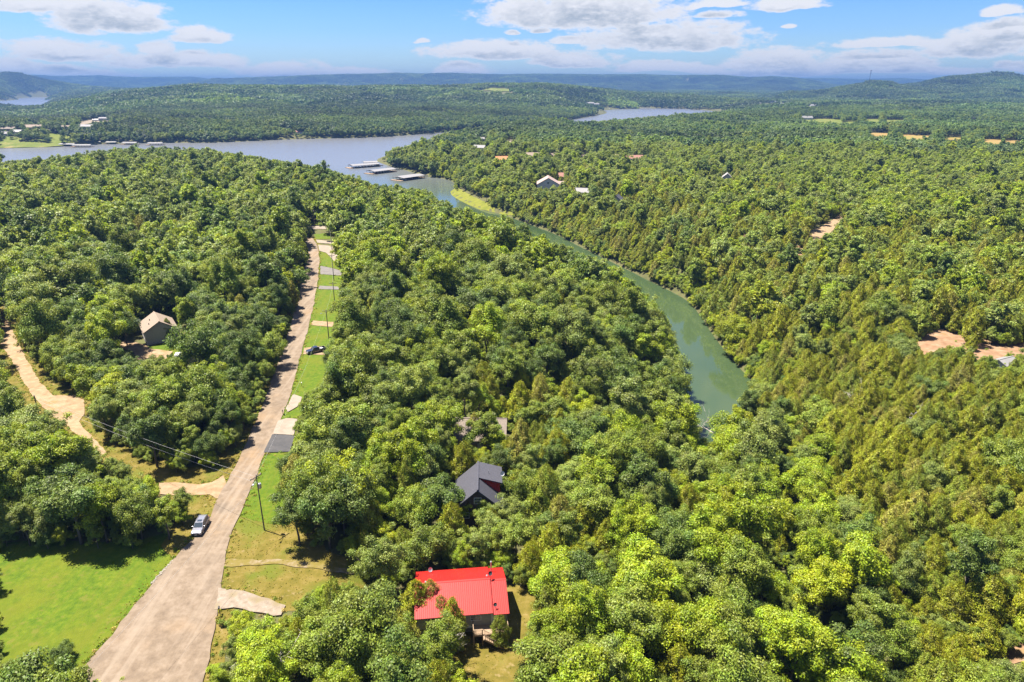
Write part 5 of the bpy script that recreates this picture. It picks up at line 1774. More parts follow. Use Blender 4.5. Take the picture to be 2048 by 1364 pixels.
# woodland patches for the far hills: many small crowns on one tile
PATCH_A, PATCH_B = [], []
for i in range(4):
    rng = np.random.default_rng(400 + i)
    L = Leaves()
    for gx in np.arange(-17, 17, 6.4):
        for gy in np.arange(-17, 17, 6.4):
            if rng.random() < 0.93:
                h_ = rng.uniform(8.5, 14.0)
                broadleaf_crown(L, rng, 340, 0.74, h_, rng.uniform(3.0, 4.7), 10, gx + rng.uniform(-2.6, 2.6), gy + rng.uniform(-2.6, 2.6), rng.uniform(-1, 1), low=-0.3)
                h0 = rng.uniform(0.1, 0.9)
                L.c[-1][:, 0] = np.clip(L.c[-1][:, 0] * 0.4 + h0 * 0.6, 0, 1)
                L.c[-1][:, 1] = np.clip(L.c[-1][:, 1] * 0.5 + rng.uniform(0.05, 0.5), 0, 1)
    PATCH_A.append(proto(mesh_arrays('tree_kind', [leaf_part(L)], M_LEAF, None)))
for i in range(4):
    rng = np.random.default_rng(500 + i)
    L = Leaves()
    for gx in np.arange(-44, 44, 8.2):
        for gy in np.arange(-44, 44, 8.2):
            if rng.random() < 0.93:
                h_ = rng.uniform(8.0, 15.0)
                broadleaf_crown(L, rng, 40, 2.3, h_, rng.uniform(3.8, 6.2), 7, gx + rng.uniform(-3.6, 3.6), gy + rng.uniform(-3.6, 3.6), rng.uniform(-1.5, 1.5), low=-0.1)
                L.c[-1][:, 0] = np.clip(L.c[-1][:, 0] * 0.4 + rng.uniform(0.1, 0.9) * 0.6, 0, 1)
                L.c[-1][:, 1] = np.clip(L.c[-1][:, 1] * 0.5 + rng.uniform(0.05, 0.5), 0, 1)
    PATCH_B.append(proto(mesh_arrays('tree_kind', [leaf_part(L)], M_LEAF, None)))

# grass tufts and low weeds
TUFT_I, WEED_I = [], []
for i in range(3):
    rng = np.random.default_rng(600 + i)
    L = Leaves()
    m_ = 16
    az_ = rng.uniform(0, 6.28, m_)
    o_ = np.stack([np.cos(az_), np.sin(az_), np.zeros(m_)], 1)
    pos = o_ * rng.uniform(0.02, 0.16, (m_, 1)) + np.array([0, 0, 0.09])
    L.add(quads(pos, unit(o_ + np.array([0, 0, 0.5])), np.full(m_, 0.13), np.full(m_, 0.035), rng, unit(o_ * 0.4 + np.array([0, 0, 1.0]))), rng.uniform(0.2, 0.8, m_), rng.uniform(0.2, 0.8, m_))
    TUFT_I.append(proto(mesh_arrays('tree_kind', [leaf_part(L)], M_LEAF, None)))
    L = Leaves()
    m_ = 70
    d_ = unit(rng.normal(size=(m_, 3)))
    d_[:, 2] = np.abs(d_[:, 2])
    pos = d_ * np.array([0.5, 0.5, 0.55]) * rng.uniform(0.6, 1.0, (m_, 1))
    L.add(quads(pos, unit(d_ + 0.5 * rng.normal(size=(m_, 3))), rng.uniform(0.06, 0.14, m_), rng.uniform(0.04, 0.08, m_), rng), rng.uniform(0.2, 0.8, m_), rng.uniform(0.2, 0.8, m_))
    WEED_I.append(proto(mesh_arrays('tree_kind', [leaf_part(L)], M_LEAF, None)))

# ------------------------------------------------------------------ where the trees stand
TINT_B = [('mid green', (0.148, 0.190, 0.030)), ('bright green', (0.185, 0.238, 0.020)), ('dark green', (0.092, 0.134, 0.028)), ('grey green', (0.160, 0.200, 0.050)), ('yellow green', (0.215, 0.250, 0.018))]
TINT_C = [('olive', (0.225, 0.238, 0.024)), ('deep olive', (0.175, 0.206, 0.030)), ('rusty olive', (0.24, 0.232, 0.050))]
TREES = []          # dicts of single trees before sorting into things and wood


def jitter_grid(x0, x1, y0, y1, s, seed):
    g = np.random.default_rng(seed)
    gx, gy = np.meshgrid(np.arange(x0, x1, s), np.arange(y0, y1, s * 0.866))
    gx = gx + (np.arange(gy.shape[0]) % 2)[:, None] * s * 0.5
    gx = gx + g.uniform(-0.36, 0.36, gx.shape) * s
    gy = gy + g.uniform(-0.36, 0.36, gy.shape) * s
    return gx.ravel(), gy.ravel()


def in_frame(x, y, z, mx=160, my=240):
    px, py, dep = proj(x, y, z)
    return (px > -mx) & (px < 2048 + mx) & (py < 1364 + my) & (y > 30)


LAKE_ALL = lambda x, y: np.minimum(poly_sd(x, y, LAKES[0]), poly_sd(x, y, LAKES[1]))
COVE_C = pix_poly([(1412, 930), (1440, 800), (1400, 690), (1300, 600), (1180, 520), (1060, 460), (960, 430), (900, 400), (850, 370)], ZW)


def side_of_cove(x, y):
    """+ on the far (right) bank."""
    cxl = np.interp(y, COVE_C[:, 1], COVE_C[:, 0])
    cxl = np.where(y < COVE_C[0, 1], np.interp(y, [20, 118, COVE_C[0, 1]], [40, 52, COVE_C[0, 0]]), cxl)
    return x - cxl


def crown_hits(x, y, z, rad, H, lo=0.25):
    """Share of a crown's outline that would stand in front of something the photograph shows."""
    d = np.hypot(x, y)
    hits = np.zeros(x.shape)
    pts = [(0, 1.0), (-0.5, 0.86), (0.5, 0.86), (-0.85, 0.62), (0.85, 0.62), (0, 0.6), (-0.6, 0.35), (0.6, 0.35), (0, lo), (0, 0.0)]
    for k, (a, b) in enumerate(pts):
        px, py, _ = proj(x + a * rad, y, z + b * H)
        hits += hidden(px, py, d) * (2.0 if k in (5, 9) else 1.0)
    return hits


def fit_trees(x, y, rad, H, scales=(1.0, 0.8, 0.62, 0.45), tol=0.9):
    """Largest of a few growth stages at which each tree leaves the open views open; 0 where none does."""
    z = height(x, y)
    s = np.zeros(x.shape)
    built = np.zeros(x.shape, bool)
    for (qx, qy, qr) in EXCL:
        built |= np.hypot(x - qx, y - qy) < qr + rad * 0.35
    for k in scales:
        todo = s == 0
        if not todo.any():
            break
        ok = (crown_hits(x[todo], y[todo], z[todo], rad[todo] * k, H[todo] * k) <= tol) & ~built[todo]
        q = s[todo]
        q[ok] = k
        s[todo] = q
    return s, z


def tint_choice(table, u, weights, n):
    c = np.cumsum(np.array(weights), axis=1)
    c = c / c[:, -1:]
    return np.array([int(np.searchsorted(c[i], u[i])) for i in range(n)])


FAR0 = 860.0
bx, by = jitter_grid(-720, 720, 34, FAR0 + 40, 6.1, 1)
b2 = jitter_grid(-260, 260, 34, 200, 5.2, 21)               # smaller crowns stand closer on the near slopes
kn_ = np.hypot(bx, by) > 165
k2_ = np.hypot(*b2) <= 165
bx, by = np.concatenate([bx[kn_], b2[0][k2_]]), np.concatenate([by[kn_], b2[1][k2_]])
r_ = np.hypot(bx, by)
k = (r_ < FAR0) & in_frame(bx, by, 0.0)
bx, by = bx[k], by[k]
k = LAKE_ALL(bx, by) > 2.0
bx, by = bx[k], by[k]
side = side_of_cove(bx, by)
r_ = np.hypot(bx, by)
cedx, cedy = bx, by
cedar_p = np.where(side > 12, 0.74, np.where((cedx > -25) & (cedy < 112), 0.42, 0.24)) * (1 - sstep(r_, 330, 560)) + 0.18 * sstep(r_, 330, 560)
cedar_p = np.where((side < 0) & (bx < -30) & (by > 150), 0.12, cedar_p)
cedar_p = np.clip(cedar_p + vnoise(bx, by, 45, 41) * 0.75, 0.0, 0.95)
n = len(bx)
u = RNG.random(n)
isb = u > cedar_p * 0.85
bx, by, side_b, r_b = bx[isb], by[isb], side[isb], r_[isb]
n = len(bx)
sc = np.clip(np.exp(RNG.normal(0.03, 0.24, n)), 0.55, 1.6) * (1 + 0.25 * vnoise(bx, by, 60, 43))
sc = sc * np.where(side_b > 12, 0.80, 1.0) * (0.84 + 0.16 * sstep(np.hypot(bx, by), 120, 210))
rad, Hb = 4.1 * sc, 12.0 * sc
sdr = poly_sd(bx, by, SHEETS['tan chip seal road running straight away between the trees'])
sc = sc * np.where(bx < -20, np.clip(0.50 + 0.06 * sdr, 0.55, 1.0), 1.0)
rad, Hb = 4.1 * sc, 12.0 * sc
fit, bz = fit_trees(bx, by, rad, Hb)
k = fit > 0
bx, by, bz, sc, fit, side_b, r_b = bx[k], by[k], bz[k], sc[k], fit[k], side_b[k], r_b[k]
n = len(bx)
sc = sc * fit
q = vnoise(bx, by, 70, 44) + vnoise(bx, by, 18, 45) * 0.9
shore = np.exp(-np.maximum(LAKE_ALL(bx, by), 0) / 7.0) * (side_b > 0)
near_ravine = np.exp(-(np.abs(side_b - 4) / 16.0) ** 2) * (by < 160)
left = (bx < -35)
Wt = np.stack([np.full(n, 0.42) + 0.2 * (q > 0), 0.20 + 0.25 * (q < -0.15) + 0.3 * near_ravine, 0.26 + 0.25 * left - 0.15 * (side_b > 10), 0.22 + 0.15 * (side_b > 10) + 0.1 * (r_b > 350), 0.035 + 1.6 * shore + 0.3 * near_ravine], 1)
tb = tint_choice(TINT_B, RNG.random(n), np.clip(Wt, 0.01, None), n)
for i in range(n):
    TREES.append(dict(k='b', x=bx[i], y=by[i], z=bz[i], s=sc[i], t=int(tb[i]), v=int(RNG.integers(NB)), r=RNG.uniform(0, 6.28)))

cx_, cy2 = jitter_grid(-560, 620, 34, 640, 4.0, 2)
r_ = np.hypot(cx_, cy2)
k = (r_ < 620) & in_frame(cx_, cy2, 0.0)
cx_, cy2, r_ = cx_[k], cy2[k], r_[k]
k = LAKE_ALL(cx_, cy2) > 1.5
cx_, cy2, r_ = cx_[k], cy2[k], r_[k]
side = side_of_cove(cx_, cy2)
cedx, cedy = cx_, cy2
cedar_p = np.where(side > 12, 0.74, np.where((cedx > -25) & (cedy < 112), 0.42, 0.24)) * (1 - sstep(r_, 330, 560)) + 0.18 * sstep(r_, 330, 560)
cedar_p = np.where((side < 0) & (cx_ < -30) & (cy2 > 150), 0.12, cedar_p)
cedar_p = np.clip(cedar_p + vnoise(cx_, cy2, 45, 41) * 0.75, 0.0, 0.95)
k = RNG.random(len(cx_)) < cedar_p
cx_, cy2, r_ = cx_[k], cy2[k], r_[k]
# keep clear of the broadleaf trunks
cell = {}
for i in range(n):
    cell.setdefault((int(bx[i] // 6), int(by[i] // 6)), []).append(i)
keep = np.ones(len(cx_), bool)
for j in range(len(cx_)):
    a, b = int(cx_[j] // 6), int(cy2[j] // 6)
    for da in (-1, 0, 1):
        for db in (-1, 0, 1):
            for i in cell.get((a + da, b + db), ()):
                if (bx[i] - cx_[j]) ** 2 + (by[i] - cy2[j]) ** 2 < (3.0 * sc[i]) ** 2:
                    keep[j] = False
cx_, cy2 = cx_[keep], cy2[keep]
nc = len(cx_)
csc = np.clip(np.exp(RNG.normal(-0.02, 0.24, nc)), 0.55, 1.5)
fit, cz_ = fit_trees(cx_, cy2, 2.4 * csc, 9.0 * csc)
k = fit > 0
cx_, cy2, cz_, csc = cx_[k], cy2[k], cz_[k], (csc * fit)[k]
nc = len(cx_)
Wt = np.stack([np.full(nc, 0.55), np.full(nc, 0.3), np.full(nc, 0.15)], 1)
tcd = tint_choice(TINT_C, RNG.random(nc), Wt, nc)
for i in range(nc):
    TREES.append(dict(k='c', x=cx_[i], y=cy2[i], z=cz_[i], s=csc[i], t=int(tcd[i]), v=int(RNG.integers(NC)), r=RNG.uniform(0, 6.28)))


def plant(px, py, kind, s, t, v=0, base=True):
    """A tree the photograph shows by itself; px, py is its foot."""
    p = g1(px, py)
    for q in TREES:
        if q.get('own'):
            continue
        if math.hypot(q['x'] - p.x, q['y'] - p.y) < (3.2 if kind == 'b' else 2.2) * s:
            q['gone'] = True
    TREES.append(dict(k='s' if kind == 'b' and s < 0.46 else kind, x=p.x, y=p.y, z=p.z - (2.3 * s if kind == 'b' and s < 0.46 else 0.0), s=s, t=t, v=v, r=RNG.uniform(0, 6.28), own=True))


exec_plants = [
    # trees that stand by themselves at the edges of the openings: foot pixel, kind, size, tint
    (255, 692, 'b', 0.95, 1, 3), (1000, 1290, 'c', 0.62, 1, 0), (340, 1080, 'b', 0.62, 1, 1), (285, 1078, 'b', 0.82, 0, 2), (215, 1086, 'b', 0.86, 1, 4), (120, 1076, 'b', 0.84, 3, 5),
    (50, 1076, 'b', 0.84, 0, 6), (372, 1038, 'b', 0.5, 0, 7), (420, 936, 'b', 0.42, 1, 8), (395, 925, 'b', 0.6, 0, 1), (132, 1322, 'b', 0.36, 2, 2), (84, 1375, 'b', 0.34, 2, 3), (22, 1372, 'b', 0.4, 0, 4), (40, 1350, 'b', 0.3, 2, 5),
    (0, 1350, 'b', 0.36, 0, 5), (1120, 1215, 'b', 0.95, 1, 6), (930, 1150, 'b', 0.5, 1, 7), (600, 1090, 'b', 0.85, 2, 0), (968, 908, 'b', 0.85, 0, 3), (950, 884, 'c', 0.85, 2, 1), (990, 915, 'b', 0.7, 1, 8), (836, 1252, 'c', 1.3, 0, 2), (864, 1244, 'c', 0.95, 2, 4), (908, 1296, 'c', 1.0, 0, 5), (885, 1262, 'c', 0.8, 1, 3),
    (930, 1044, 'b', 0.5, 1, 8), (966, 1056, 'b', 0.48, 0, 4), (1020, 1066, 'b', 0.7, 3, 0), (115, 745, 'c', 0.95, 2, 1), (340, 680, 'c', 0.9, 1, 2),
]
for a in exec_plants:
    plant(*a)
TREES = [t for t in TREES if not t.get('gone')]
for t in TREES:
    qx, qy, _ = proj(t['x'], t['y'], t['z'])
    t['gone'] = bool(qx < 10 and qy > 1085)
TREES = [t for t in TREES if not t.get('gone')]
# shrubs fill the gaps under and between the crowns
cell = {}
for t in TREES:
    cell.setdefault((int(t['x'] // 8), int(t['y'] // 8)), []).append((t['x'], t['y'], (3.6 if t['k'] == 'b' else 2.0) * t['s']))
hx, hy = jitter_grid(-330, 330, 36, 330, 3.1, 5)
k = in_frame(hx, hy, 0.0, 60, 160) & (np.hypot(hx, hy) < 330)
hx, hy = hx[k], hy[k]
k = LAKE_ALL(hx, hy) > 1.0
hx, hy = hx[k], hy[k]
keep = np.ones(len(hx), bool)
for j in range(len(hx)):
    a, b = int(hx[j] // 8), int(hy[j] // 8)
    for da in (-1, 0, 1):
        for db in (-1, 0, 1):
            for (qx, qy, qr) in cell.get((a + da, b + db), ()):
                if (qx - hx[j]) ** 2 + (qy - hy[j]) ** 2 < (qr * (0.45 if hy[j] < 200 else 0.55)) ** 2:
                    keep[j] = False
hx, hy = hx[keep], hy[keep]
hs = RNG.uniform(0.26, 0.46, len(hx))
fit, hzz = fit_trees(hx, hy, 4.1 * hs, 11.0 * hs, (1.0, 0.75, 0.5, 0.36), 0.5)
for i in range(len(hx)):
    if fit[i] > 0:
        TREES.append(dict(k='s', x=hx[i], y=hy[i], z=hzz[i] - 2.3 * hs[i] * fit[i], s=hs[i] * fit[i], t=int(RNG.choice([0, 0, 1, 2, 3, 4], p=[0.25, 0.2, 0.2, 0.15, 0.15, 0.05])), v=int(RNG.integers(NB)), r=RNG.uniform(0, 6.28)))

# bright willowy growth overhanging the cove banks
wx_, wy_ = jitter_grid(-260, 260, 120, 900, 2.9, 9)
sdw = LAKE_ALL(wx_, wy_)
k = (sdw > 0.1) & (sdw < 6.5) & (side_of_cove(wx_, wy_) > 0) & in_frame(wx_, wy_, ZW, 60, 100) & (np.hypot(wx_, wy_) < 840)
wx_, wy_ = wx_[k], wy_[k]
hs = RNG.uniform(0.22, 0.66, len(wx_))
fit, hzz = fit_trees(wx_, wy_, 4.1 * hs, 11.0 * hs, (1.0, 0.75, 0.5, 0.36), 3.2)
for i in range(len(wx_)):
    if fit[i] > 0:
        TREES.append(dict(k='s', x=wx_[i], y=wy_[i], z=hzz[i] - 2.3 * hs[i] * fit[i], s=hs[i] * fit[i], t=int(RNG.choice([0, 1, 2, 3, 4], p=[0.22, 0.26, 0.08, 0.12, 0.32])), v=int(RNG.integers(NB)), r=RNG.uniform(0, 6.28)))

# trees of the near bank, grown as tall as the view over the cove allows
ox_, oy_ = jitter_grid(-260, 120, 150, 860, 3.6, 13)
sdw = LAKE_ALL(ox_, oy_)
k = (sdw > 1.0) & (sdw < 26.0) & (side_of_cove(ox_, oy_) < 0) & in_frame(ox_, oy_, ZW, 60, 100)
ox_, oy_ = ox_[k], oy_[k]
hs = RNG.uniform(0.9, 1.25, len(ox_))
fit, hzz = fit_trees(ox_, oy_, 4.1 * hs, 12.0 * hs, (1.25, 1.1, 0.97, 0.87, 0.77, 0.67, 0.57), 0.4)
hit1 = crown_hits(ox_, oy_, hzz, 4.1 * hs * fit * 1.12, 12.0 * hs * fit * 1.12)
for i in range(len(ox_)):
    if fit[i] > 0 and (hit1[i] > 0 or RNG.random() < 0.05):      # only those that just reach the open water
        TREES.append(dict(k='b', x=ox_[i], y=oy_[i], z=hzz[i], s=hs[i] * fit[i], t=int(RNG.choice([0, 1, 2, 3], p=[0.4, 0.15, 0.2, 0.25])), v=int(RNG.integers(NB)), r=RNG.uniform(0, 6.28)))

# the largest in view become things of their own, the rest is the wood
for t in TREES:
    rr = 2.4 if t['k'] == 'c' else 4.1
    hh = 9.0 if t['k'] == 'c' else 12.0
    px, py, dep = proj(t['x'], t['y'], t['z'] + hh * t['s'] * 0.6)
    t['px'], t['py'], t['dep'] = float(px), float(py), float(dep)
    t['app'] = rr * t['s'] / dep if (-20 < px < 2068 and py < 1385) else 0.0
single = []
for kind, most in (('b', 300), ('c', 210), ('s', 120)):
    c = sorted((t for t in TREES if t['k'] == kind and t['app'] > 0), key=lambda t: -t['app'] - (1 if t.get('own') else 0))[:most]
    single += c
ids = {id(t) for t in single}
wood = [t for t in TREES if id(t) not in ids]

NAME = {'b': 'broadleaf_tree', 'c': 'cedar_tree', 's': 'shrub'}
for d_ in (CROWN, TRUNK, NEAR_I, MID_I):
    d_['s'] = d_['b']
for t in single:
    o = thing(NAME[t['k']], None, 'shrub' if t['k'] == 's' else 'tree', (t['x'], t['y'], t['z']), t['r'], {'b': 'broadleaf trees of the near wood', 'c': 'cedars of the near wood', 's': 'shrubs between the trees'}[t['k']])
    o.scale = (t['s'] * RNG.uniform(0.88, 1.14), t['s'] * RNG.uniform(0.88, 1.14), t['s'] * RNG.uniform(0.85, 1.15))
    cr = bpy.data.objects.new('crown', CROWN[t['k']][t['v'] % len(CROWN[t['k']])])
    tk = bpy.data.objects.new('trunk', TRUNK[t['k']][t['v'] % len(TRUNK[t['k']])])
    tab = TINT_C if t['k'] == 'c' else TINT_B
    j = RNG.uniform(0.84, 1.18)
    cr['tint'] = [c * j for c in tab[t['t']][1]]
    for ch in (cr, tk):
        COL.objects.link(ch)
        ch.parent = o
    t['obj'] = o

# bare dead trees
for i, (px_, py_, h_, ln, lb) in enumerate([(1706, 832, 1.0, 0.1, 'bare grey dead tree on the cedar slope, below the reddish clearing'), (1806, 862, 1.1, 0.05, 'bare grey dead tree on the cedar slope, nearer the photo edge'), (886, 1322, 0.8, 0.2, 'bare grey bush in the cedars beside the red roofed house'),
                                            (545, 1375, 0.9, 0.5, 'sprawling bare branches over the thicket by the wide road'), (470, 1345, 0.75, 0.6, 'low bare branches at the edge of the wide road'), (1346, 855, 0.9, 0.15, 'bare grey tree on the near bank of the cove'),
                                            (1440, 892, 1.25, -0.42, 'leaning bare snag reaching over the near tip of the cove'), (820, 1120, 0.9, 0.2, 'bare pale branches in the trees above the red roof'), (1046, 462, 1.2, 0.1, 'brown bare tree beside the grassy spit')]):
    p = g1(px_, py_)
    o = thing('dead_tree', lb, 'tree', p, 0.7 * i, 'bare dead trees')
    o.rotation_euler = (0, ln, 0.0)
    o.scale = (h_, h_, h_)
    br = bpy.data.objects.new('branches', BARE[i % 3])
    COL.objects.link(br)
    br.parent = o

# labels: colour, kind and the order in which they stand out from a landmark
LANDMARKS = [('the silver car', 400, 1055), ('the red metal roof', 915, 1180), ('the slate roofed house', 955, 970), ('the near utility pole', 525, 1010), ('the black pickup', 632, 702),
             ('the grey house', 318, 665), ('the half hidden brown roof', 960, 855), ('the white camper', 385, 712), ('the near tip of the cove', 1425, 885), ('the widest water of the cove', 1420, 740),
             ('the reddish clearing', 1900, 690), ('the reddish soil gap at the wood corner', 2020, 1310), ('the mown green lawn', 170, 1200), ('the dirt lane', 100, 800), ('the gravel drive mouth', 510, 1205),
             ('the dark asphalt apron', 560, 888), ('the dry yard behind the red roof', 990, 1320), ('the cove mouth spit', 950, 405), ('the middle of the photo top', 1024, 0), ('the bottom middle of the photo', 1100, 1364),
             ('the bottom edge below the cove', 1430, 1364), ('the photo edge beside the cedar slope', 2048, 1000), ('the straight far road', 610, 600), ('the bottom of the cedar slope', 1750, 1364), ('the middle of the cedar slope', 1700, 1040),
             ('the photo corner by the lawn', 0, 1340), ('the photo edge by the dirt lane', 0, 760), ('the middle of the wooded lots', 1100, 760), ('the wooded lot corner', 1300, 1000)]
ORD = ['first', 'second', 'third', 'fourth', 'fifth', 'sixth', 'seventh', 'eighth', 'ninth', 'tenth', 'eleventh', 'twelfth', 'thirteenth', 'fourteenth', 'fifteenth', 'sixteenth', 'seventeenth', 'eighteenth', 'nineteenth', 'twentieth'] + ['twenty-' + w_ for w_ in ('first', 'second', 'third', 'fourth', 'fifth', 'sixth', 'seventh', 'eighth', 'ninth')]
bucket = {}
for t in single:
    ds = sorted((math.hypot(t['px'] - lx, (t['py'] - ly) * 1.3), nm, lx, ly) for nm, lx, ly in LANDMARKS)
    d, nm, lx, ly = ds[0]
    ddx, ddy = t['px'] - lx, t['py'] - ly
    where = ('above' if ddy < 0 else 'below') if abs(ddy) > abs(ddx) * 0.7 else ('to the west of' if ddx < 0 else 'to the east of')
    where = {'above': 'above', 'below': 'below', 'to the west of': 'leftward of', 'to the east of': 'rightward of'}[where]
    bucket.setdefault((nm, where, t['k'], t['t']), []).append((d, t))
for (nm, where, kd, ti), lst in bucket.items():
    lst.sort(key=lambda a: a[0])
    for i, (d, t) in enumerate(lst):
        tab = TINT_C if kd == 'c' else TINT_B
        kn = {'b': 'broadleaf tree', 'c': 'cedar', 's': 'shrub'}[kd]
        t['obj']['label'] = '%s %s, %s out %s %s' % (tab[ti][0], kn, ORD[min(i, len(ORD) - 1)], where, nm)

# ------------------------------------------------------------------ the rest of the wood: instanced from points, nobody could count it


def points_wood(name, X, Y, Z, S, ROT, IDX, TINT, label):
    n_ = len(X)
    me = bpy.data.meshes.new(name)
    me.vertices.add(n_)
    me.vertices.foreach_set('co', np.stack([X, Y, Z], 1).astype(np.float32).ravel())
    for nm_, typ, arr, key in (('size', 'FLOAT_VECTOR', np.stack([S, S, S], 1) * (RNG.uniform(0.88, 1.13, (n_, 3)) if n_ > 2 else 1), 'vector'), ('which', 'INT', IDX, 'value'), ('rot', 'FLOAT_VECTOR', ROT, 'vector'), ('tint', 'FLOAT_COLOR', np.concatenate([TINT, np.ones((n_, 1))], 1), 'color')):
        a = me.attributes.new(nm_, typ, 'POINT')
        a.data.foreach_set(key, np.asarray(arr, np.int32 if typ == 'INT' else np.float32).ravel())
    me.update()
    o = bpy.data.objects.new(name, me)
    COL.objects.link(o)
    ng = bpy.data.node_groups.new(name, 'GeometryNodeTree')
    ng.interface.new_socket('Geometry', in_out='INPUT', socket_type='NodeSocketGeometry')
    ng.interface.new_socket('Geometry', in_out='OUTPUT', socket_type='NodeSocketGeometry')
    N, Lk = ng.nodes, ng.links
    gi, go = N.new('NodeGroupInput'), N.new('NodeGroupOutput')
    ci = N.new('GeometryNodeCollectionInfo')
    ci.inputs['Collection'].default_value = PROTO_COL
    ci.inputs['Separate Children'].default_value = True
    ci.inputs['Reset Children'].default_value = True
    ip = N.new('GeometryNodeInstanceOnPoints')
    ip.inputs['Pick Instance'].default_value = True

    def attr(nm_, typ):
        a = N.new('GeometryNodeInputNamedAttribute')
        a.data_type = typ
        a.inputs['Name'].default_value = nm_
        return a.outputs['Attribute']
    Lk.new(gi.outputs[0], ip.inputs['Points'])
    Lk.new(ci.outputs[0], ip.inputs['Instance'])
    Lk.new(attr('which', 'INT'), ip.inputs['Instance Index'])
    e2r = N.new('FunctionNodeEulerToRotation')
    Lk.new(attr('rot', 'FLOAT_VECTOR'), e2r.inputs[0])
    Lk.new(e2r.outputs[0], ip.inputs['Rotation'])
    Lk.new(attr('size', 'FLOAT_VECTOR'), ip.inputs['Scale'])
    Lk.new(ip.outputs[0], go.inputs[0])
    md = o.modifiers.new('wood', 'NODES')
    md.node_group = ng
    return tag(o, label, kind='stuff')


wx = np.array([t['x'] for t in wood])
wy = np.array([t['y'] for t in wood])
wz = np.array([t['z'] for t in wood])
ws = np.array([t['s'] for t in wood])
wd = np.hypot(wx, wy)
wi = np.array([(NEAR_I if wd[i] < 240 else MID_I)[t['k']][t['v'] % len(NEAR_I[t['k']])] for i, t in enumerate(wood)])
wt_ = np.array([(TINT_C if t['k'] == 'c' else TINT_B)[t['t']][1] for t in wood]) * RNG.uniform(0.82, 1.2, (len(wood), 1))
wr = np.stack([np.zeros(len(wood)), np.zeros(len(wood)), RNG.uniform(0, 6.28, len(wood))], 1)
points_wood('forest', wx, wy, wz, ws, wr, wi, wt_, 'mixed oak and cedar wood covering both banks of the cove')


def scatter_in(P, dens, seed):
    g = np.random.default_rng(seed)
    x0, y0 = P.min(0)
    x1, y1 = P.max(0)
    n_ = int((x1 - x0) * (y1 - y0) * dens)
    x, y = g.uniform(x0, x1, n_), g.uniform(y0, y1, n_)
    k_ = poly_sd(x, y, P) < -0.15
    return x[k_], y[k_]


ROADS = [P for lb, P in SHEETS.items() if lb and any(w_ in lb for w_ in ('road running', 'dirt lane', 'drive', 'concrete', 'apron', 'track')) and 'grass' not in lb and 'lawn' not in lb]


def off_roads(x, y, gap=0.2):
    k_ = np.ones(len(x), bool)
    for P in ROADS:
        k_ &= poly_sd(x, y, P) > gap
    return k_


TX, TY, TT, TI, TS = [], [], [], [], []
GREEN_T = np.array([(0.12, 0.19, 0.010), (0.16, 0.22, 0.014), (0.20, 0.22, 0.025)])
DRY_T = np.array([(0.24, 0.20, 0.04), (0.33, 0.26, 0.09), (0.18, 0.19, 0.03)])


def add_tufts(x, y, idx, tints, smin, smax, seed):
    g = np.random.default_rng(seed)
    TX.append(x)
    TY.append(y)
    TI.append(np.array(idx)[g.integers(0, len(idx), len(x))])
    TT.append(tints[g.integers(0, len(tints), len(x))] * g.uniform(0.75, 1.2, (len(x), 1)))
    TS.append(g.uniform(smin, smax, len(x)))


for i, (lb, P) in enumerate(SHEETS.items()):
    near = np.hypot(P[:, 0].mean(), P[:, 1].mean()) < 230
    if near and lb and any(w_ in lb for w_ in ('lawn', 'grass', 'weedy', 'verge')):
        dry = any(w_ in lb for w_ in ('dry', 'weedy', 'corner', 'patch', 'rough'))
        if not dry:
            continue
        x, y = scatter_in(P, 2.2, 700 + i)
        k_ = off_roads(x, y)
        x, y = x[k_], y[k_]
        q_ = vnoise(x, y, 5.0, 77) + vnoise(x, y, 1.6, 78)
        k_ = q_ > -0.25
        add_tufts(x[k_], y[k_], TUFT_I, DRY_T if dry else GREEN_T, 0.35, 0.75, 720 + i)
        x, y = scatter_in(P, 0.012 if not dry else 0.05, 740 + i)
        k_ = off_roads(x, y)
        add_tufts(x[k_], y[k_], WEED_I, DRY_T if dry else GREEN_T, 0.2, 0.5, 760 + i)
for i, P in enumerate(ROADS):
    if np.hypot(P[:, 0].mean(), P[:, 1].mean()) > 320:
        continue
    P = densify(P, 0.22)
    g = np.random.default_rng(790 + i)
    x, y = P[:, 0] + g.normal(0, 0.55, len(P)), P[:, 1] + g.normal(0, 0.55, len(P))
    k_ = off_roads(x, y, 0.02) & (np.hypot(x, y) < 380)
    add_tufts(x[k_], y[k_], TUFT_I + WEED_I, np.concatenate([GREEN_T, DRY_T]), 0.4, 0.95, 800 + i)
x, y = np.concatenate(TX), np.concatenate(TY)
m = len(x)
points_wood('grass', x, y, height(x, y) + 0.05, np.concatenate(TS), np.stack([np.zeros(m), np.zeros(m), RNG.uniform(0, 6.28, m)], 1), np.concatenate(TI), np.concatenate(TT), 'grass and weeds on the lawns and road edges')
print('TUFTS', m)


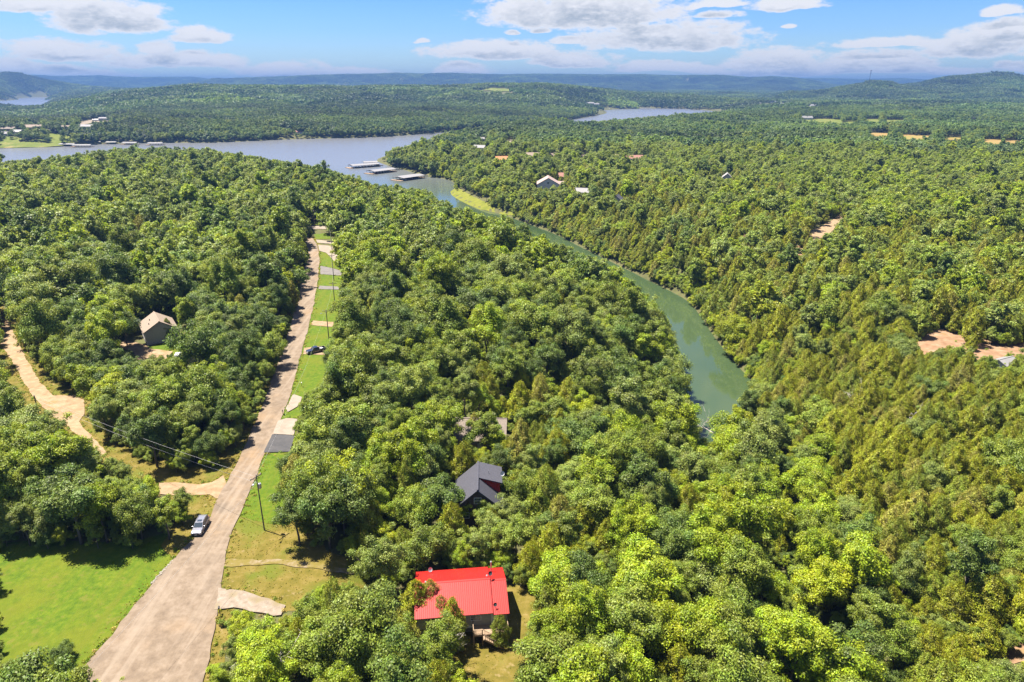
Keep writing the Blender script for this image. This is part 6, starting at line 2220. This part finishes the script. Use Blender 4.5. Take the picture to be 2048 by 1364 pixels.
def patches(r0, r1, sp, idx, seed, tile, size=(0.85, 1.3)):
    hw = r1 * 0.82
    out = []
    gx, gy = jitter_grid(-hw, hw, r0 * 0.6, r1, sp, seed)
    rr = np.hypot(gx, gy)
    px, py, _ = proj(gx, gy, 0.0)
    k_ = (rr > r0) & (rr < r1) & (px > -120) & (px < 2170)
    gx, gy = gx[k_], gy[k_]
    sd = LAKE_ALL(gx, gy)
    k_ = sd > tile * 0.42
    gx, gy = gx[k_], gy[k_]
    gz = height(gx, gy)
    d = np.hypot(gx, gy)
    hit = np.zeros(gx.shape, bool)
    for a in (-0.5, -0.33, -0.17, 0, 0.17, 0.33, 0.5):
        for hh in (0.0, 3.0, 6.0, 9.0, 12.0):
            px, py, _ = proj(gx + a * tile, gy, gz + hh)
            hit |= hidden(px, py, d)
    gx, gy, gz = gx[~hit], gy[~hit], gz[~hit]
    e = tile * 0.35
    sxp = (height(gx + e, gy) - height(gx - e, gy)) / (2 * e)
    syp = (height(gx, gy + e) - height(gx, gy - e)) / (2 * e)
    m = len(gx)
    yaw = np.random.default_rng(seed).integers(0, 4, m) * (np.pi / 2)
    # tilt the tile onto the slope (euler XYZ, yaw first)
    rot = np.stack([np.arctan(syp), -np.arctan(sxp), np.zeros(m)], 1)
    g = np.random.default_rng(seed + 1)
    base = np.array([(0.092, 0.142, 0.044), (0.125, 0.182, 0.05), (0.062, 0.108, 0.04), (0.105, 0.155, 0.066)])[g.integers(0, 4, m)]
    base = base * 0.76 * g.uniform(0.85, 1.2, (m, 1)) * (1 + 0.9 * vnoise(gx, gy, 240, 55) + 0.6 * vnoise(gx, gy, 90, 56))[:, None]
    return gx, gy, gz, g.uniform(*size, m), rot, np.array(idx)[g.integers(0, len(idx), m)], base


A = patches(FAR0 - 10, 2300, 29, PATCH_A, 61, 34)
B = patches(2260, 15500, 78, PATCH_B, 63, 88)
# single trees along shores and field edges where a whole tile would not fit
ex, ey = jitter_grid(-1900, 1900, FAR0 * 0.6, 2300, 8.5, 71)
rr = np.hypot(ex, ey)
px, py, _ = proj(ex, ey, 0.0)
k = (rr > FAR0) & (rr < 2300) & (px > -60) & (px < 2110)
ex, ey = ex[k], ey[k]
sd = LAKE_ALL(ex, ey)
k = (sd > 3) & (sd < 40)
tcells = set((int(a // 29), int(b // 29)) for a, b in zip(A[0], A[1]))
k |= (sd >= 40) & np.array([(int(a // 29), int(b // 29)) not in tcells for a, b in zip(ex, ey)])
ex, ey = ex[k], ey[k]
fit, ez = fit_trees(ex, ey, np.full(len(ex), 4.0), np.full(len(ex), 11.5), tol=0.5)
k = fit > 0
ex, ey, ez, fit = ex[k], ey[k], ez[k], fit[k]
m = len(ex)
E = (ex, ey, ez, fit * RNG.uniform(0.8, 1.2, m), np.stack([np.zeros(m), np.zeros(m), RNG.uniform(0, 6.28, m)], 1), np.array(MID_I['b'])[RNG.integers(0, NB, m)],
     np.array([(0.098, 0.150, 0.044), (0.14, 0.195, 0.042), (0.068, 0.115, 0.04), (0.165, 0.205, 0.042)])[RNG.integers(0, 4, m)])
ALLP = [np.concatenate([p[i] for p in (A, B, E)]) for i in range(7)]
points_wood('far_forest', *ALLP[:3], ALLP[3], ALLP[4], ALLP[5], ALLP[6], 'woods on the far shore and the hills behind')
print('TREES', len(single), len(wood), len(A[0]), len(B[0]), m)

# ------------------------------------------------------------------ haze in the air
hz = bpy.data.materials.new('haze')
hz.use_nodes = True
hz.node_tree.nodes.clear()
_v = hz.node_tree.nodes.new('ShaderNodeVolumePrincipled')
_v.inputs['Color'].default_value = (0.10, 0.205, 0.43, 1)
_v.inputs['Density'].default_value = 1.15e-4
_v.inputs['Anisotropy'].default_value = 0.1
_o = hz.node_tree.nodes.new('ShaderNodeOutputMaterial')
hz.node_tree.links.new(_v.outputs[0], _o.inputs['Volume'])
_top = max(float(GZ.max()) + 40.0, CAM_H + 60.0)
_bot = float(GZ.min()) - 1.0
mb = MB().box((0, 0, (_top + _bot) / 2), (35000, 35000, _top - _bot))
tag(mb.build('haze', hz), 'thin blue summer haze over lake and hills', kind='stuff')
